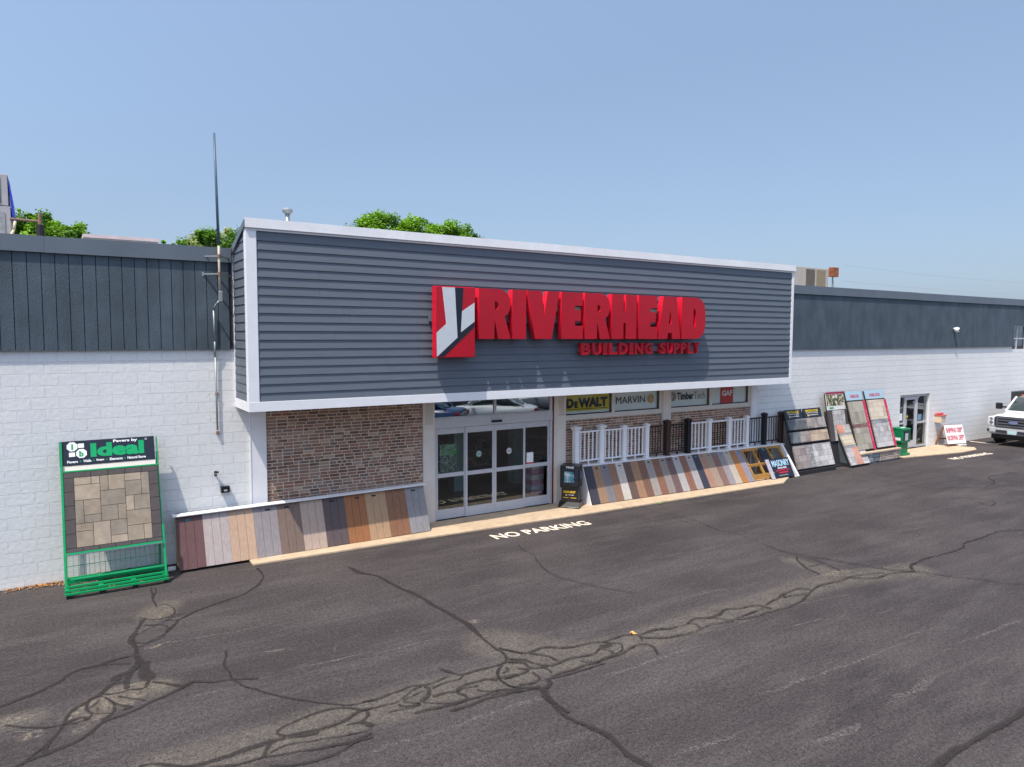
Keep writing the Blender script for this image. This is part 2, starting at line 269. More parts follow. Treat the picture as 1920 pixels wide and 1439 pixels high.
# ---------------- ground ----------------
CRACKS=[(0.07,[(2.98,-1.07),(2.98,-1.52),(2.84,-1.96),(2.59,-2.25),(2.3,-2.43),(1.91,-2.59),(1.67,-2.72),(1.45,-2.89)]),
(0.1,[(4.45,-1.9),(4.5,-2.31),(4.73,-2.7),(4.8,-3.39),(4.91,-3.94),(4.98,-4.68),(5.05,-5.31),(5.02,-5.66),(5.0,-6.04),(4.98,-6.44)]),
(0.05,[(1.22,-1.17),(1.21,-1.49),(1.17,-1.77),(1.19,-2.03),(1.2,-2.19)]),
(0.03,[(1.26,-1.2),(1.25,-1.46),(1.19,-1.74)]),
(0.05,[(1.22,-2.1),(1.34,-2.18),(1.41,-2.41),(1.37,-2.66),(1.25,-2.75),(1.11,-2.75),(0.91,-2.53)]),
(0.05,[(1.55,-2.73),(1.39,-2.72),(1.22,-2.88),(1.03,-3.02),(0.85,-3.19),(0.77,-3.33),(0.78,-3.63),(0.76,-3.9)]),
(0.05,[(1.53,-2.86),(1.4,-2.91),(1.24,-2.85)]),
(0.1,[(0.97,-2.63),(0.9,-2.85),(0.79,-3.15),(0.72,-3.41),(0.78,-3.67),(0.75,-3.97),(0.76,-4.24)]),
(0.045,[(0.94,-2.88),(1.15,-2.99),(1.23,-3.14),(1.16,-3.38),(1.04,-3.5),(0.91,-3.57),(0.79,-3.49)]),
(0.07,[(1.4,-2.91),(1.32,-3.12),(1.18,-3.31)]),
(0.04,[(1.17,-3.43),(1.0,-3.59),(0.81,-3.69)]),
(0.04,[(0.72,-3.92),(0.52,-3.93),(0.3,-3.98)]),
(0.1,[(-0.92,-4.6),(-0.71,-4.59),(-0.55,-4.52),(-0.39,-4.46),(-0.22,-4.34),(-0.09,-4.18),(0.08,-4.01),(0.26,-4.0),(0.46,-3.95),(0.65,-3.92)]),
(0.04,[(0.33,-4.02),(0.51,-4.08),(0.67,-4.18)]),
(0.16,[(0.78,-3.97),(0.74,-4.32),(0.65,-4.44),(0.5,-4.49),(0.46,-4.6)]),
(0.2,[(0.79,-4.2),(0.8,-4.47),(0.84,-4.8)]),
(0.1,[(0.75,-4.25),(0.61,-4.52),(0.56,-4.92)]),
(0.06,[(0.84,-4.8),(0.76,-4.99),(0.61,-4.96),(0.52,-4.96),(0.36,-4.93),(0.31,-4.84),(0.42,-4.67),(0.58,-4.71)]),
(0.06,[(0.87,-4.86),(1.0,-5.02),(1.15,-5.22)]),
(0.08,[(1.29,-5.15),(1.15,-5.23),(0.96,-5.34),(0.84,-5.38),(0.59,-5.52),(0.37,-5.56),(0.26,-5.62),(0.14,-5.78),(0.04,-5.89),(-0.06,-5.95),(-0.26,-5.99),(-0.4,-6.01),(-0.51,-6.08),(-0.62,-6.13)]),
(0.05,[(0.32,-4.96),(0.19,-4.95),(0.14,-5.15),(0.18,-5.38),(0.05,-5.46),(-0.1,-5.45),(-0.27,-5.39),(-0.47,-5.26),(-0.64,-5.1)]),
(0.07,[(0.46,-4.63),(0.32,-4.87),(0.17,-4.99),(-0.01,-5.17),(-0.08,-5.35),(-0.12,-5.51),(-0.2,-5.74),(-0.28,-5.95)]),
(0.05,[(0.29,-5.04),(0.23,-5.15),(0.16,-5.22)]),
(0.05,[(0.33,-5.0),(0.41,-5.2),(0.42,-5.36),(0.37,-5.47),(0.26,-5.56)]),
(0.03,[(0.18,-5.31),(0.29,-5.39),(0.37,-5.43)]),
(0.04,[(0.37,-5.09),(0.47,-5.27),(0.58,-5.41),(0.49,-5.43)]),
(0.035,[(0.47,-5.04),(0.62,-5.21),(0.75,-5.33)]),
(0.05,[(-0.1,-5.45),(-0.04,-5.41),(0.09,-5.38),(0.15,-5.47)]),
(0.04,[(-0.23,-5.79),(-0.32,-5.88),(-0.41,-6.01)]),
(0.08,[(0.54,-6.74),(0.69,-6.79),(0.88,-6.95),(1.01,-7.06)]),
(0.045,[(1.82,-4.43),(1.77,-4.58),(1.72,-4.82),(1.71,-5.11),(1.73,-5.36),(1.81,-5.61),(1.98,-5.89),(2.19,-6.19),(2.45,-6.48),(2.69,-6.7),(2.83,-6.75),(3.03,-6.76)]),
(0.06,[(1.14,-5.27),(1.21,-5.19),(1.3,-5.15),(1.47,-5.29),(1.69,-5.34),(2.0,-5.49)]),
(0.06,[(1.94,-6.98),(1.89,-6.88),(1.95,-6.8),(2.09,-6.75),(2.32,-6.71),(2.55,-6.7),(2.7,-6.77),(2.84,-6.92)]),
(0.07,[(1.94,-7.0),(2.12,-7.02),(2.32,-7.06),(2.5,-7.04),(2.66,-6.99),(2.79,-6.93),(2.96,-6.93)]),
(0.06,[(2.86,-6.97),(2.84,-7.06),(2.74,-7.14),(2.57,-7.13)]),
(0.1,[(2.72,-7.15),(2.81,-7.32)]),
(0.04,[(2.78,-7.33),(2.66,-7.35),(2.46,-7.31),(2.21,-7.24),(2.02,-7.19),(1.87,-7.17),(1.71,-7.21)]),
(0.06,[(2.76,-7.43),(2.61,-7.47),(2.51,-7.47),(2.31,-7.43),(2.02,-7.36),(1.83,-7.31),(1.69,-7.28),(1.55,-7.26),(1.37,-7.22),(1.22,-7.18),(1.02,-7.13)]),
(0.06,[(2.74,-7.49),(2.54,-7.51),(2.37,-7.57),(2.15,-7.61),(2.0,-7.6),(1.87,-7.54),(1.65,-7.45)]),
(0.1,[(1.93,-7.02),(1.79,-7.01),(1.66,-7.02),(1.51,-7.01),(1.32,-7.03),(1.13,-7.03),(0.95,-7.01),(0.82,-7.0)]),
(0.09,[(1.77,-7.03),(1.72,-7.14),(1.64,-7.25)]),
(0.08,[(1.94,-7.05),(2.1,-7.08),(2.26,-7.09)]),
(0.05,[(5.0,-6.37),(5.1,-6.52),(5.21,-6.69)]),
(0.06,[(4.99,-6.43),(4.98,-6.63),(4.89,-6.77),(4.77,-6.79),(4.47,-6.79),(4.21,-6.76),(4.12,-6.62),(4.06,-6.48)]),
(0.05,[(4.08,-6.7),(3.95,-6.75),(3.76,-6.77),(3.65,-6.76),(3.51,-6.7),(3.33,-6.73),(3.1,-6.77),(2.89,-6.76)]),
(0.05,[(4.21,-6.79),(4.11,-6.86),(3.94,-6.87),(3.74,-6.9)]),
(0.05,[(3.65,-6.76),(3.53,-6.79),(3.41,-6.85),(3.23,-6.97),(3.03,-6.94),(2.83,-6.94)]),
(0.08,[(3.68,-6.79),(3.71,-6.88),(3.63,-7.02),(3.5,-7.12)]),
(0.03,[(3.62,-6.89),(3.46,-6.93),(3.32,-6.96)]),
(0.05,[(3.5,-7.12),(3.64,-7.25),(3.83,-7.35),(3.97,-7.34),(4.0,-7.25),(3.96,-7.16),(4.06,-7.09),(4.26,-7.15)]),
(0.06,[(3.24,-7.02),(3.25,-7.09),(3.38,-7.15),(3.46,-7.14),(3.3,-6.99)]),
(0.05,[(3.06,-7.13),(3.21,-7.13),(3.44,-7.17)]),
(0.06,[(3.31,-7.31),(3.54,-7.34),(3.72,-7.35),(3.95,-7.38),(4.19,-7.37),(4.43,-7.37),(4.68,-7.49)]),
(0.06,[(3.95,-7.15),(4.0,-7.06),(4.14,-7.02),(4.32,-7.04),(4.42,-7.05),(4.52,-7.16)]),
(0.07,[(3.68,-7.48),(3.96,-7.48),(4.19,-7.46),(4.36,-7.48),(4.65,-7.54)]),
(0.08,[(3.65,-7.1),(3.83,-7.09),(3.97,-7.13)]),
(0.045,[(4.72,-6.87),(4.62,-6.99),(4.57,-7.14),(4.58,-7.35),(4.68,-7.49)]),
(0.05,[(4.77,-6.92),(4.78,-6.98),(4.68,-7.03)]),
(0.04,[(4.2,-7.21),(4.24,-7.28),(4.41,-7.39)]),
(0.03,[(4.95,-6.76),(5.1,-6.85)]),
(0.03,[(4.89,-6.81),(5.07,-6.86)]),
(0.04,[(4.61,-7.17),(4.75,-7.15),(4.84,-7.13)]),
(0.06,[(5.01,-6.37),(5.11,-6.51),(5.24,-6.69),(5.53,-6.7),(5.76,-6.83),(5.95,-6.91),(6.19,-6.92),(6.39,-6.99),(6.58,-6.98),(6.77,-6.96),(6.93,-7.03)]),
(0.05,[(5.28,-6.72),(5.42,-6.87),(5.47,-7.0),(5.48,-7.12)]),
(0.07,[(4.94,-6.73),(5.13,-6.85),(5.17,-7.01),(5.29,-7.15),(5.42,-7.18),(5.67,-7.16),(5.89,-7.2),(6.05,-7.2),(6.24,-7.11)]),
(0.13,[(6.24,-7.11),(6.39,-7.1),(6.39,-6.99)]),
(0.03,[(6.22,-7.13),(6.29,-7.3),(6.21,-7.33)]),
(0.045,[(6.41,-7.07),(6.55,-7.16),(6.51,-7.24),(6.36,-7.36),(6.05,-7.4),(5.87,-7.42),(5.74,-7.28)]),
(0.06,[(4.89,-6.8),(5.07,-6.92),(5.06,-7.1),(5.3,-7.18)]),
(0.06,[(4.9,-7.03),(5.01,-7.13),(4.77,-7.16),(4.63,-7.16)]),
(0.05,[(4.79,-6.83),(4.68,-6.92),(4.59,-7.08),(4.57,-7.27),(4.61,-7.4),(4.8,-7.55),(4.89,-7.58)]),
(0.06,[(5.02,-7.2),(5.01,-7.37),(4.88,-7.43),(4.69,-7.39)]),
(0.06,[(5.21,-7.13),(5.23,-7.24),(5.22,-7.35)]),
(0.05,[(5.14,-7.45),(5.34,-7.42),(5.54,-7.43),(5.79,-7.42),(6.03,-7.42),(6.38,-7.41),(6.71,-7.33),(6.84,-7.38),(6.86,-7.5),(6.74,-7.7)]),
(0.04,[(4.98,-7.43),(5.2,-7.49),(5.48,-7.51),(5.8,-7.5),(5.97,-7.51)]),
(0.05,[(4.45,-7.1),(4.6,-7.14),(4.78,-7.14)]),
(0.08,[(5.07,-7.46),(5.03,-7.56),(4.91,-7.65)]),
(0.05,[(4.26,-7.42),(4.5,-7.47),(4.72,-7.55),(4.88,-7.6)]),
(0.1,[(4.88,-7.6),(4.84,-7.71),(4.8,-7.92),(4.79,-8.12),(4.8,-8.25)]),
(0.1,[(4.79,-7.75),(4.8,-7.89),(4.76,-8.18),(4.75,-8.37),(4.84,-8.64),(4.9,-8.83),(4.85,-9.06),(4.85,-9.26),(4.88,-9.46),(4.9,-9.64)]),
(0.04,[(6.93,-7.07),(6.91,-7.17),(6.84,-7.27)]),
(0.035,[(6.91,-7.17),(7.11,-7.29),(7.33,-7.39)]),
(0.05,[(6.91,-7.05),(7.11,-7.1),(7.32,-7.09),(7.54,-7.18)]),
(0.055,[(6.97,-7.11),(7.24,-7.07),(7.49,-7.17),(7.77,-7.19),(8.1,-7.11),(8.33,-7.19),(8.49,-7.19),(8.81,-7.11),(9.05,-7.19),(9.35,-7.24),(9.42,-7.35),(9.42,-7.49)]),
(0.045,[(6.91,-7.17),(7.08,-7.28),(7.27,-7.38),(7.63,-7.43),(7.87,-7.43),(8.16,-7.4),(8.52,-7.47),(8.44,-7.32),(8.33,-7.19)]),
(0.05,[(7.88,-7.16),(7.96,-7.24),(7.89,-7.39)]),
(0.05,[(8.57,-7.43),(9.06,-7.41),(9.37,-7.39)]),
(0.055,[(8.61,-7.46),(8.96,-7.55),(9.32,-7.54),(9.62,-7.58),(9.89,-7.57),(10.15,-7.52),(10.38,-7.43),(10.71,-7.32)]),
(0.06,[(9.49,-7.32),(9.92,-7.22),(10.19,-7.16),(10.53,-7.13),(10.71,-7.2),(10.73,-7.33)]),
(0.04,[(10.17,-7.15),(10.02,-7.28),(10.3,-7.3),(10.55,-7.34)]),
(0.05,[(10.76,-7.31),(11.09,-7.23),(11.43,-7.28),(11.86,-7.28),(11.94,-7.37),(12.28,-7.54),(12.65,-7.55),(13.04,-7.65),(13.24,-7.75)]),
(0.04,[(11.53,-7.07),(11.9,-7.26),(12.27,-7.31),(12.68,-7.47)]),
(0.05,[(12.29,-5.04),(12.19,-5.51),(12.27,-5.95),(12.5,-6.37),(12.7,-6.9),(12.88,-7.36),(13.03,-7.55),(13.22,-7.71)]),
(0.05,[(12.16,-6.0),(11.87,-6.24),(11.68,-6.56),(11.59,-6.89)]),
(0.05,[(12.23,-5.98),(12.26,-6.37),(12.19,-6.63),(12.09,-6.96)]),
(0.04,[(11.75,-6.51),(12.21,-6.5)]),
(0.08,[(13.73,-7.49),(13.55,-7.48),(13.32,-7.63)]),
(0.03,[(12.31,-1.72),(12.42,-2.36),(12.44,-3.31),(12.34,-3.79),(12.4,-4.34),(12.33,-4.97)]),
(0.06,[(13.22,-7.72),(13.46,-7.51),(13.83,-7.44),(14.47,-7.44),(15.46,-7.46),(15.95,-7.31),(16.71,-7.31),(17.61,-7.27),(18.13,-7.53),(18.38,-7.65)]),
(0.04,[(13.01,-7.59),(13.21,-7.76),(13.56,-8.28),(13.77,-8.55),(13.92,-8.9),(14.35,-9.2)]),
(0.03,[(20.66,-1.17),(20.87,-1.92),(20.77,-3.01),(20.86,-4.22),(21.64,-4.43),(22.29,-5.0),(22.66,-5.73),(22.83,-5.93)]),
(0.04,[(22.34,-4.87),(23.44,-4.65),(24.2,-4.17),(25.77,-4.31)]),
(0.04,[(19.97,-5.06),(20.43,-5.28),(20.07,-5.92),(20.35,-5.96)]),
(0.04,[(20.52,-5.19),(20.7,-5.75),(20.26,-6.04)]),
(0.11,[(7.22,-11.05),(7.8,-11.02),(8.26,-11.02),(8.7,-11.05),(9.3,-11.04),(9.57,-11.05)]),
(0.03,[(7.88,-2.43),(7.78,-2.91),(7.81,-3.15),(7.6,-3.59),(7.47,-4.1),(7.46,-4.53),(7.6,-4.97),(7.85,-5.46),(8.09,-5.87)]),
(0.02,[(12.34,-1.26),(12.28,-2.15),(12.21,-2.86),(12.24,-3.37)])]
SCRAPES=[(0.07,[(2.19,-7.76),(2.91,-7.75),(3.6,-7.78),(4.11,-7.77),(4.74,-7.77),(4.99,-7.8)]),
(0.06,[(8.23,-6.95),(7.23,-7.05),(6.87,-7.03)]),
(0.06,[(7.04,-7.03),(7.68,-6.97),(8.33,-6.95)]),
(0.05,[(7.07,-7.81),(7.41,-7.81),(7.83,-7.82)]),
(0.04,[(3.39,-5.61),(3.99,-5.6),(4.56,-5.62)]),
(0.03,[(6.4,-6.2),(7.13,-6.3),(7.92,-6.33)]),
(0.05,[(5.02,-5.37),(5.29,-5.37)]),
(0.04,[(1.18,-5.55),(1.46,-5.56),(1.66,-5.55)]),
(0.07,[(10.57,-9.7),(11.47,-9.76),(12.53,-9.76)]),
(0.08,[(9.9,-9.2),(10.4,-9.18),(10.87,-9.16)]),
(0.04,[(9.12,-6.99),(10.11,-6.9)]),
(0.2,[(8.13,-10.08),(8.61,-10.08),(9.46,-10.02)]),
(0.05,[(2.24,-4.77),(2.52,-4.82)]),
(0.04,[(0.44,-3.81),(1.26,-3.75),(2.29,-3.85),(2.83,-3.76)]),
(0.07,[(-0.68,-5.05),(-0.51,-5.07),(-0.31,-5.02)]),
(0.1,[(-0.67,-5.36),(-0.46,-5.35),(-0.21,-5.51)]),
(0.15,[(6.62,-10.09),(7.03,-10.15),(7.49,-10.18)]),
(0.06,[(8.58,-6.36),(9.65,-6.49)]),
(0.06,[(12.49,-7.27),(13.69,-7.35)]),
(0.04,[(8.72,-8.0),(9.87,-8.15)]),
(0.05,[(7.76,-7.48),(8.39,-7.58),(10.0,-7.57),(11.29,-7.77)]),
(0.05,[(4.67,-7.13),(5.68,-7.19),(7.47,-7.2)]),
(0.05,[(12.42,-1.6),(14.57,-1.82),(16.52,-2.11)]),
(0.04,[(11.93,-7.4),(12.99,-7.72)]),
(0.05,[(2.42,-5.45),(3.18,-5.53),(3.54,-5.48)]),
(0.03,[(3.14,-5.01),(3.06,-5.32)]),
(0.1,[(6.94,-9.15),(7.82,-9.19),(8.68,-9.24),(10.46,-9.31)]),
(0.1,[(5.22,-9.48),(6.12,-9.58)]),
(0.06,[(5.7,-7.78),(6.53,-7.79),(7.37,-7.76)])]
CHIPS=[(0.22,[(0.34,-4.85),(0.52,-4.87),(0.86,-4.95),(0.99,-5.13)]),
(0.25,[(0.39,-5.1),(0.57,-5.12),(0.74,-5.23)]),
(0.35,[(0.18,-5.27),(0.27,-5.21),(0.38,-5.3)]),
(0.2,[(0.41,-5.23),(0.55,-5.29),(0.63,-5.34)]),
(0.12,[(-0.75,-5.01),(-0.63,-5.01),(-0.48,-5.03),(-0.33,-5.05)]),
(0.2,[(-0.68,-5.11),(-0.67,-5.01)]),
(0.1,[(-0.63,-4.92),(-0.57,-4.91),(-0.43,-4.82)]),
(0.15,[(-0.06,-5.39),(0.01,-5.27),(0.12,-5.14)]),
(0.12,[(-0.02,-5.65),(0.17,-5.59)]),
(0.15,[(-0.53,-5.51),(-0.26,-5.52)]),
(0.15,[(0.19,-5.49),(0.33,-5.52)]),
(0.22,[(0.99,-2.63),(1.15,-2.66),(1.31,-2.58),(1.36,-2.38)]),
(0.1,[(1.1,-2.4),(1.21,-2.31)]),
(0.08,[(0.91,-3.79),(1.01,-3.78),(1.21,-3.72)]),
(0.06,[(2.22,-4.74),(2.51,-4.83)]),
(0.12,[(11.31,-6.93),(11.89,-6.98),(12.33,-7.02)]),
(0.12,[(11.5,-7.01),(11.79,-7.19)]),
(0.1,[(5.08,-5.37),(5.29,-5.37)]),
(0.03,[(12.44,-3.31),(12.41,-3.73),(12.33,-4.1)]),
(0.04,[(12.34,-1.68),(12.47,-2.02)])]
BANDS=[(0.42,[(0.72,-6.92),(1.21,-6.96),(1.85,-6.97),(2.63,-6.95),(3.48,-6.99),(4.32,-7.06),(5.13,-7.06),(6.0,-7.09)]),
(0.38,[(5.97,-7.13),(6.89,-7.2),(8.36,-7.16),(9.82,-7.22),(11.1,-7.13),(12.22,-7.34),(13.41,-7.66)]),
(0.55,[(5.09,-6.18),(5.4,-6.67),(5.67,-7.04)]),
(0.3,[(1.13,-2.44),(1.32,-2.17)]),
(0.3,[(0.18,-5.27),(0.52,-4.99),(0.86,-5.05)]),
(0.2,[(-0.69,-5.0),(-0.39,-5.05)]),
(0.2,[(11.87,-6.03),(11.86,-6.94)])]

def ground():
    xs=[-400,-200,-100,-50,-25]+[-9+.14*i for i in range(336)]+[50,70,110,200,400]
    ys=[-400,-200,-100,-50,-25]+[-14.4+.12*i for i in range(121)]+[5,20,60,150,400]
    import numpy as np
    X,Y=np.meshgrid(xs,ys); P=np.stack([X.ravel(),Y.ravel()],1); W=np.zeros(len(P))
    for hw,pl in BANDS:
        for a,b in zip(pl,pl[1:]):
            a=np.array(a); b=np.array(b); d=b-a; t=np.clip(((P-a)@d)/(d@d),0,1); r=np.linalg.norm(P-(a+t[:,None]*d),axis=1)
            W=np.maximum(W,np.clip(2.2-r/hw*2.1,0,1))
    nx=len(xs); v=[(float(a),float(b),0) for a,b in P]
    f=[(j*nx+i,j*nx+i+1,(j+1)*nx+i+1,(j+1)*nx+i) for j in range(len(ys)-1) for i in range(nx-1)]
    me=bpy.data.meshes.new('asphalt_lot'); me.from_pydata(v,[],f); me.materials.append(m_asph)
    at=me.attributes.new('wear','FLOAT','POINT'); at.data.foreach_set('value',[float(q) for q in W])
    o=bpy.data.objects.new('asphalt_lot',me); scn.collection.objects.link(o); tag(o,kind='structure')
ground()
def smooth(pts,n=5):
    out=[]
    P=[Vector(p) for p in pts]
    for i in range(len(P)-1):
        p0=P[max(0,i-1)];p1=P[i];p2=P[i+1];p3=P[min(len(P)-1,i+2)]
        for k in range(n):
            t=k/n; out.append(.5*((2*p1)+(p2-p0)*t+(2*p0-5*p1+4*p2-p3)*t*t+(3*p1-p0-3*p2+p3)*t**3))
    out.append(P[-1]); return out
def ribbons(name,L,m,z0,dz,jit=.25,wj=.012,taper=.5,soft=.35,fade=False):
    v=[];f=[];e=[];rnd=random.Random(3)
    from mathutils import noise
    for k,(w_,pl) in enumerate(L):
        q=smooth(pl,6); n=len(q); i0=len(v); z=z0+dz*k
        for i,p in enumerate(q):
            d=(q[min(n-1,i+1)]-q[max(0,i-1)]); d=d.normalized() if d.length>1e-6 else Vector((1,0)); nn=Vector((-d.y,d.x))
            hw=w_*.5*(1+jit*2.2*noise.noise(Vector((p.x*2.3,p.y*2.3,k*3.1)))+jit*.8*noise.noise(Vector((p.x*9,p.y*9,k)))); 
            if i in (0,n-1): hw*=taper
            p=p+nn*wj*2.5*noise.noise(Vector((p.x*4,p.y*4,k*1.7)))
            fd=(math.sin(math.pi*(i+.5)/n)**.6 if fade else 1)
            for s,ev in ((-1,soft),(-.62,fd),(.62,fd),(1,soft)): a=p+nn*(s*hw); v.append((a.x,a.y,z)); e.append(ev)
        for i in range(n-1):
            for s in range(3): a=i0+i*4+s; f.append((a,a+4,a+5,a+1))
    me=bpy.data.meshes.new(name); me.from_pydata(v,[],f); me.materials.append(m)
    at=me.attributes.new('edge','FLOAT','POINT'); at.data.foreach_set('value',e)
    o=bpy.data.objects.new(name,me); scn.collection.objects.link(o); tag(o,kind='structure'); return o
ribbons('plow_scrapes',[(a if a<.08 else a*.6,q) for a,q in SCRAPES],m_scrape,.003,.0001,jit=.4,wj=.02,taper=.3,soft=.0,fade=True)
ribbons('crack_sealant',[(a*.82,b) for a,b in CRACKS],m_seal,.007,.0002,jit=.35,wj=.012,soft=.0)
ribbons('exposed_patches',CHIPS,m_chip,.0042,.0001,jit=.5,wj=.02,taper=.3,soft=.0,fade=True)
# concrete aprons
b=MB(); b.prism([(2.95,-.93),(6.5,-1.04),(10.8,-1.25),(14.2,-1.36),(17.9,-1.44),(18.75,-1.0),(18.75,-.02),(2.95,-.02)],2,0,.05)
tag(obj('concrete_apron',b,m_conc,bevel=.012),kind='structure')
b=MB(); b.prism([(25.3,-.95),(28.4,-1.45),(29.5,-1.42),(29.95,-1.15),(29.4,-.02),(25.3,-.02)],2,0,.05)
tag(obj('side_door_apron',b,m_conc,bevel=.012),kind='structure')
m_paint=noise_alpha('worn_road_paint',(.78,.66,.52),18,.25,.36)
def groundtext(s,x0,y0,w,h,bold):
    o=text('painted_lettering',s,m_paint,None,x0,y0,w,h,.006,bold=bold,ext=0,flat=True)
    me=o.data; at=me.attributes.new('edge','FLOAT','POINT'); at.data.foreach_set('value',[1.0]*len(me.vertices)); tag(o,kind='structure'); return o
o=groundtext('NO PARKING',7.75,-1.86,2.5,.36,.025)
for v in o.data.vertices: v.co.y-=.05*(v.co.x-7.75)
o=groundtext('NO PARKING',26.6,-2.05,2.6,.3,.03)
for v in o.data.vertices: v.co.y-=.04*(v.co.x-26.6)
b=MB(); b.box(31.8,31.9,-1.15,-.1,.002,.006); b.box(31.9,38,-1.12,-1.02,.002,.006)
o=obj('parking_bay_line',b,m_paint); at=o.data.attributes.new('edge','FLOAT','POINT'); at.data.foreach_set('value',[1.0]*len(o.data.vertices)); tag(o,kind='structure')
# ---------------- store building ----------------
B=thing('store_building','long white block building with blue gray parapet and boxed clapboard entrance front','building',(10.5,0,0))
def wall(name,x0,x1,z0,z1,y0,y1,holes,m):
    xs=sorted({x0,x1,*[h[0] for h in holes],*[h[1] for h in holes]}); zs=sorted({z0,z1,*[h[2] for h in holes],*[h[3] for h in holes]}); b=MB()
    def solid(i,j):
        if i<0 or j<0 or i>=len(xs)-1 or j>=len(zs)-1: return False
        cx=(xs[i]+xs[i+1])/2; cz=(zs[j]+zs[j+1])/2
        return not any(h[0]<cx<h[1] and h[2]<cz<h[3] for h in holes)
    for i in range(len(xs)-1):
        for j in range(len(zs)-1):
            if not solid(i,j): continue
            a,c,d,e=xs[i],xs[i+1],zs[j],zs[j+1]
            b.poly([(a,y0,d),(c,y0,d),(c,y0,e),(a,y0,e)]); b.poly([(a,y1,e),(c,y1,e),(c,y1,d),(a,y1,d)])
            if not solid(i-1,j): b.poly([(a,y0,d),(a,y0,e),(a,y1,e),(a,y1,d)])
            if not solid(i+1,j): b.poly([(c,y0,d),(c,y1,d),(c,y1,e),(c,y0,e)])
            if not solid(i,j-1): b.poly([(a,y0,d),(a,y1,d),(c,y1,d),(c,y0,d)])
            if not solid(i,j+1): b.poly([(a,y0,e),(c,y0,e),(c,y1,e),(a,y1,e)])
    return obj(name,b,m,B,fix=False)
wall('block_wall',-30,3.14,-.1,5.9,0,.22,[],m_block)
wall('block_wall',18.41,75,-.1,5.9,0,.22,[(26.62,28.74,-.1,2.13),(35.45,37.0,3.76,4.83),(35.6,37.9,.9,1.93)],m_block)
# parapet panels
b=MB(); x=2.86
b.box(-30,2.86,-.045,-.003,4.06,5.74,1)
k=0
x=2.80
while x>-30:
    b.box(x-.188,x,-.06,-.044,4.045,5.74,0); x-=.2
obj('parapet_siding',b,[m_t111,m_groove],B)
b=MB()
for i in range(47):
    a=18.44+1.22*i; b.box(a+.002,a+1.217,-.06,-.003,4.05,5.74)
b2=wall('parapet_siding',18.44,75,4.045,5.74,-.06,-.003,[(35.45,37.0,3.9,4.83)],m_t111)
def flash(x0,x1):
    b=MB(); n=int((x1-x0)/3.05)+1; w_=(x1-x0)/n
    for i in range(n):
        dz=random.uniform(-.004,.004); a=x0+i*w_
        b.prism([(-.105,5.71+dz),(-.095,5.985+dz),(.30,6.0+dz),(.30,5.9),(-.062,5.9),(-.062,5.74),(-.09,5.71+dz)],0,a,a+w_-.003)
    return obj('parapet_flashing',b,m_flash,B)
flash(-30,2.85); flash(18.47,75)
obj('roof',MB().box(-30,75,.25,32,5.5,5.6),m_roof,B)
# box front
b=MB(); b.prism([(-1.15,2.96),(-1.15,6.36),(.3,5.86),(.3,2.96)],0,2.93,18.40)
core=obj('entrance_canopy',b,m_white,B)
b=MB(); ex=(6.2-3.11)/19
for i in range(19):
    z0=3.11+i*ex; a=random.uniform(-.0015,.0015)
    xx=3.07; c_=random.uniform(1.0,3.6)
    while xx<18.33:
        xe=min(18.33,xx+c_); xe=18.33 if 18.33-xe<.4 else xe; a=random.uniform(-.002,.002)
        b.prism([(-1.192+a,z0-.004),(-1.171,z0+ex-.004),(-1.155,z0+ex-.004),(-1.155,z0-.004)],0,xx+.001,xe-.0015); xx=xe; c_=3.66
obj('clapboard_siding',b,m_siding,core)
b=MB()
for i in range(19):
    z0=3.11+i*ex; z1=z0+ex-.004; ym=lambda z:min(-.06,-1.17+(6.30-z)/.367)
    if ym(z1)<-1.14: continue
    for (xa,xb) in ((2.888,2.90),):
        b.poly([(2.885,-1.15,z0-.004),(2.885,ym(z0),z0-.004),(2.903,ym(z1),z1),(2.903,-1.15,z1)])
        b.poly([(2.885,-1.15,z0-.004),(2.93,-1.15,z0-.004),(2.93,ym(z0),z0-.004),(2.885,ym(z0),z0-.004)])
b.poly([(2.91,-1.15,3.0),(2.91,-.01,3.0),(2.91,-.01,5.9),(2.91,-1.15,6.33)],1)
obj('side_siding',b,[m_siding,m_siding],core,fix=False)
b=MB(); b.box(2.88,3.07,-1.2,-1.148,3.11,6.2); b.box(2.88,2.9285,-1.148,-1.04,3.11,6.25); b.box(18.33,18.43,-1.2,-1.148,3.11,6.2); b.box(18.402,18.43,-1.148,-.003,2.94,5.9)
b.box(2.88,18.43,-1.205,-1.145,2.93,3.11); b.box(2.88,2.9285,-1.145,-.003,2.93,3.11); b.box(2.88,2.9285,-.06,-.003,3.11,5.9)
b.box(2.88,18.43,-1.203,-1.146,6.2,6.26); obj('corner_trim',b,m_white,core,bevel=.004)
b=MB(); n=5
for i in range(n):
    a=2.87+i*15.57/n; c=a+15.57/n-.003; dz=random.uniform(-.004,.004)
    b.prism([(-1.245,6.245+dz),(-1.235,6.415+dz),(.3,5.90),(.3,5.87),(-1.15,6.375),(-1.205,6.375),(-1.215,6.245)],0,a,c)
obj('metal_cap',b,m_whitemet,core)
b=MB(); b.prism([(-1.22,6.26),(-1.22,6.385),(-.06,5.985),(-.06,5.86)],0,2.855,2.868); obj('rake_flashing',b,m_flash,core)
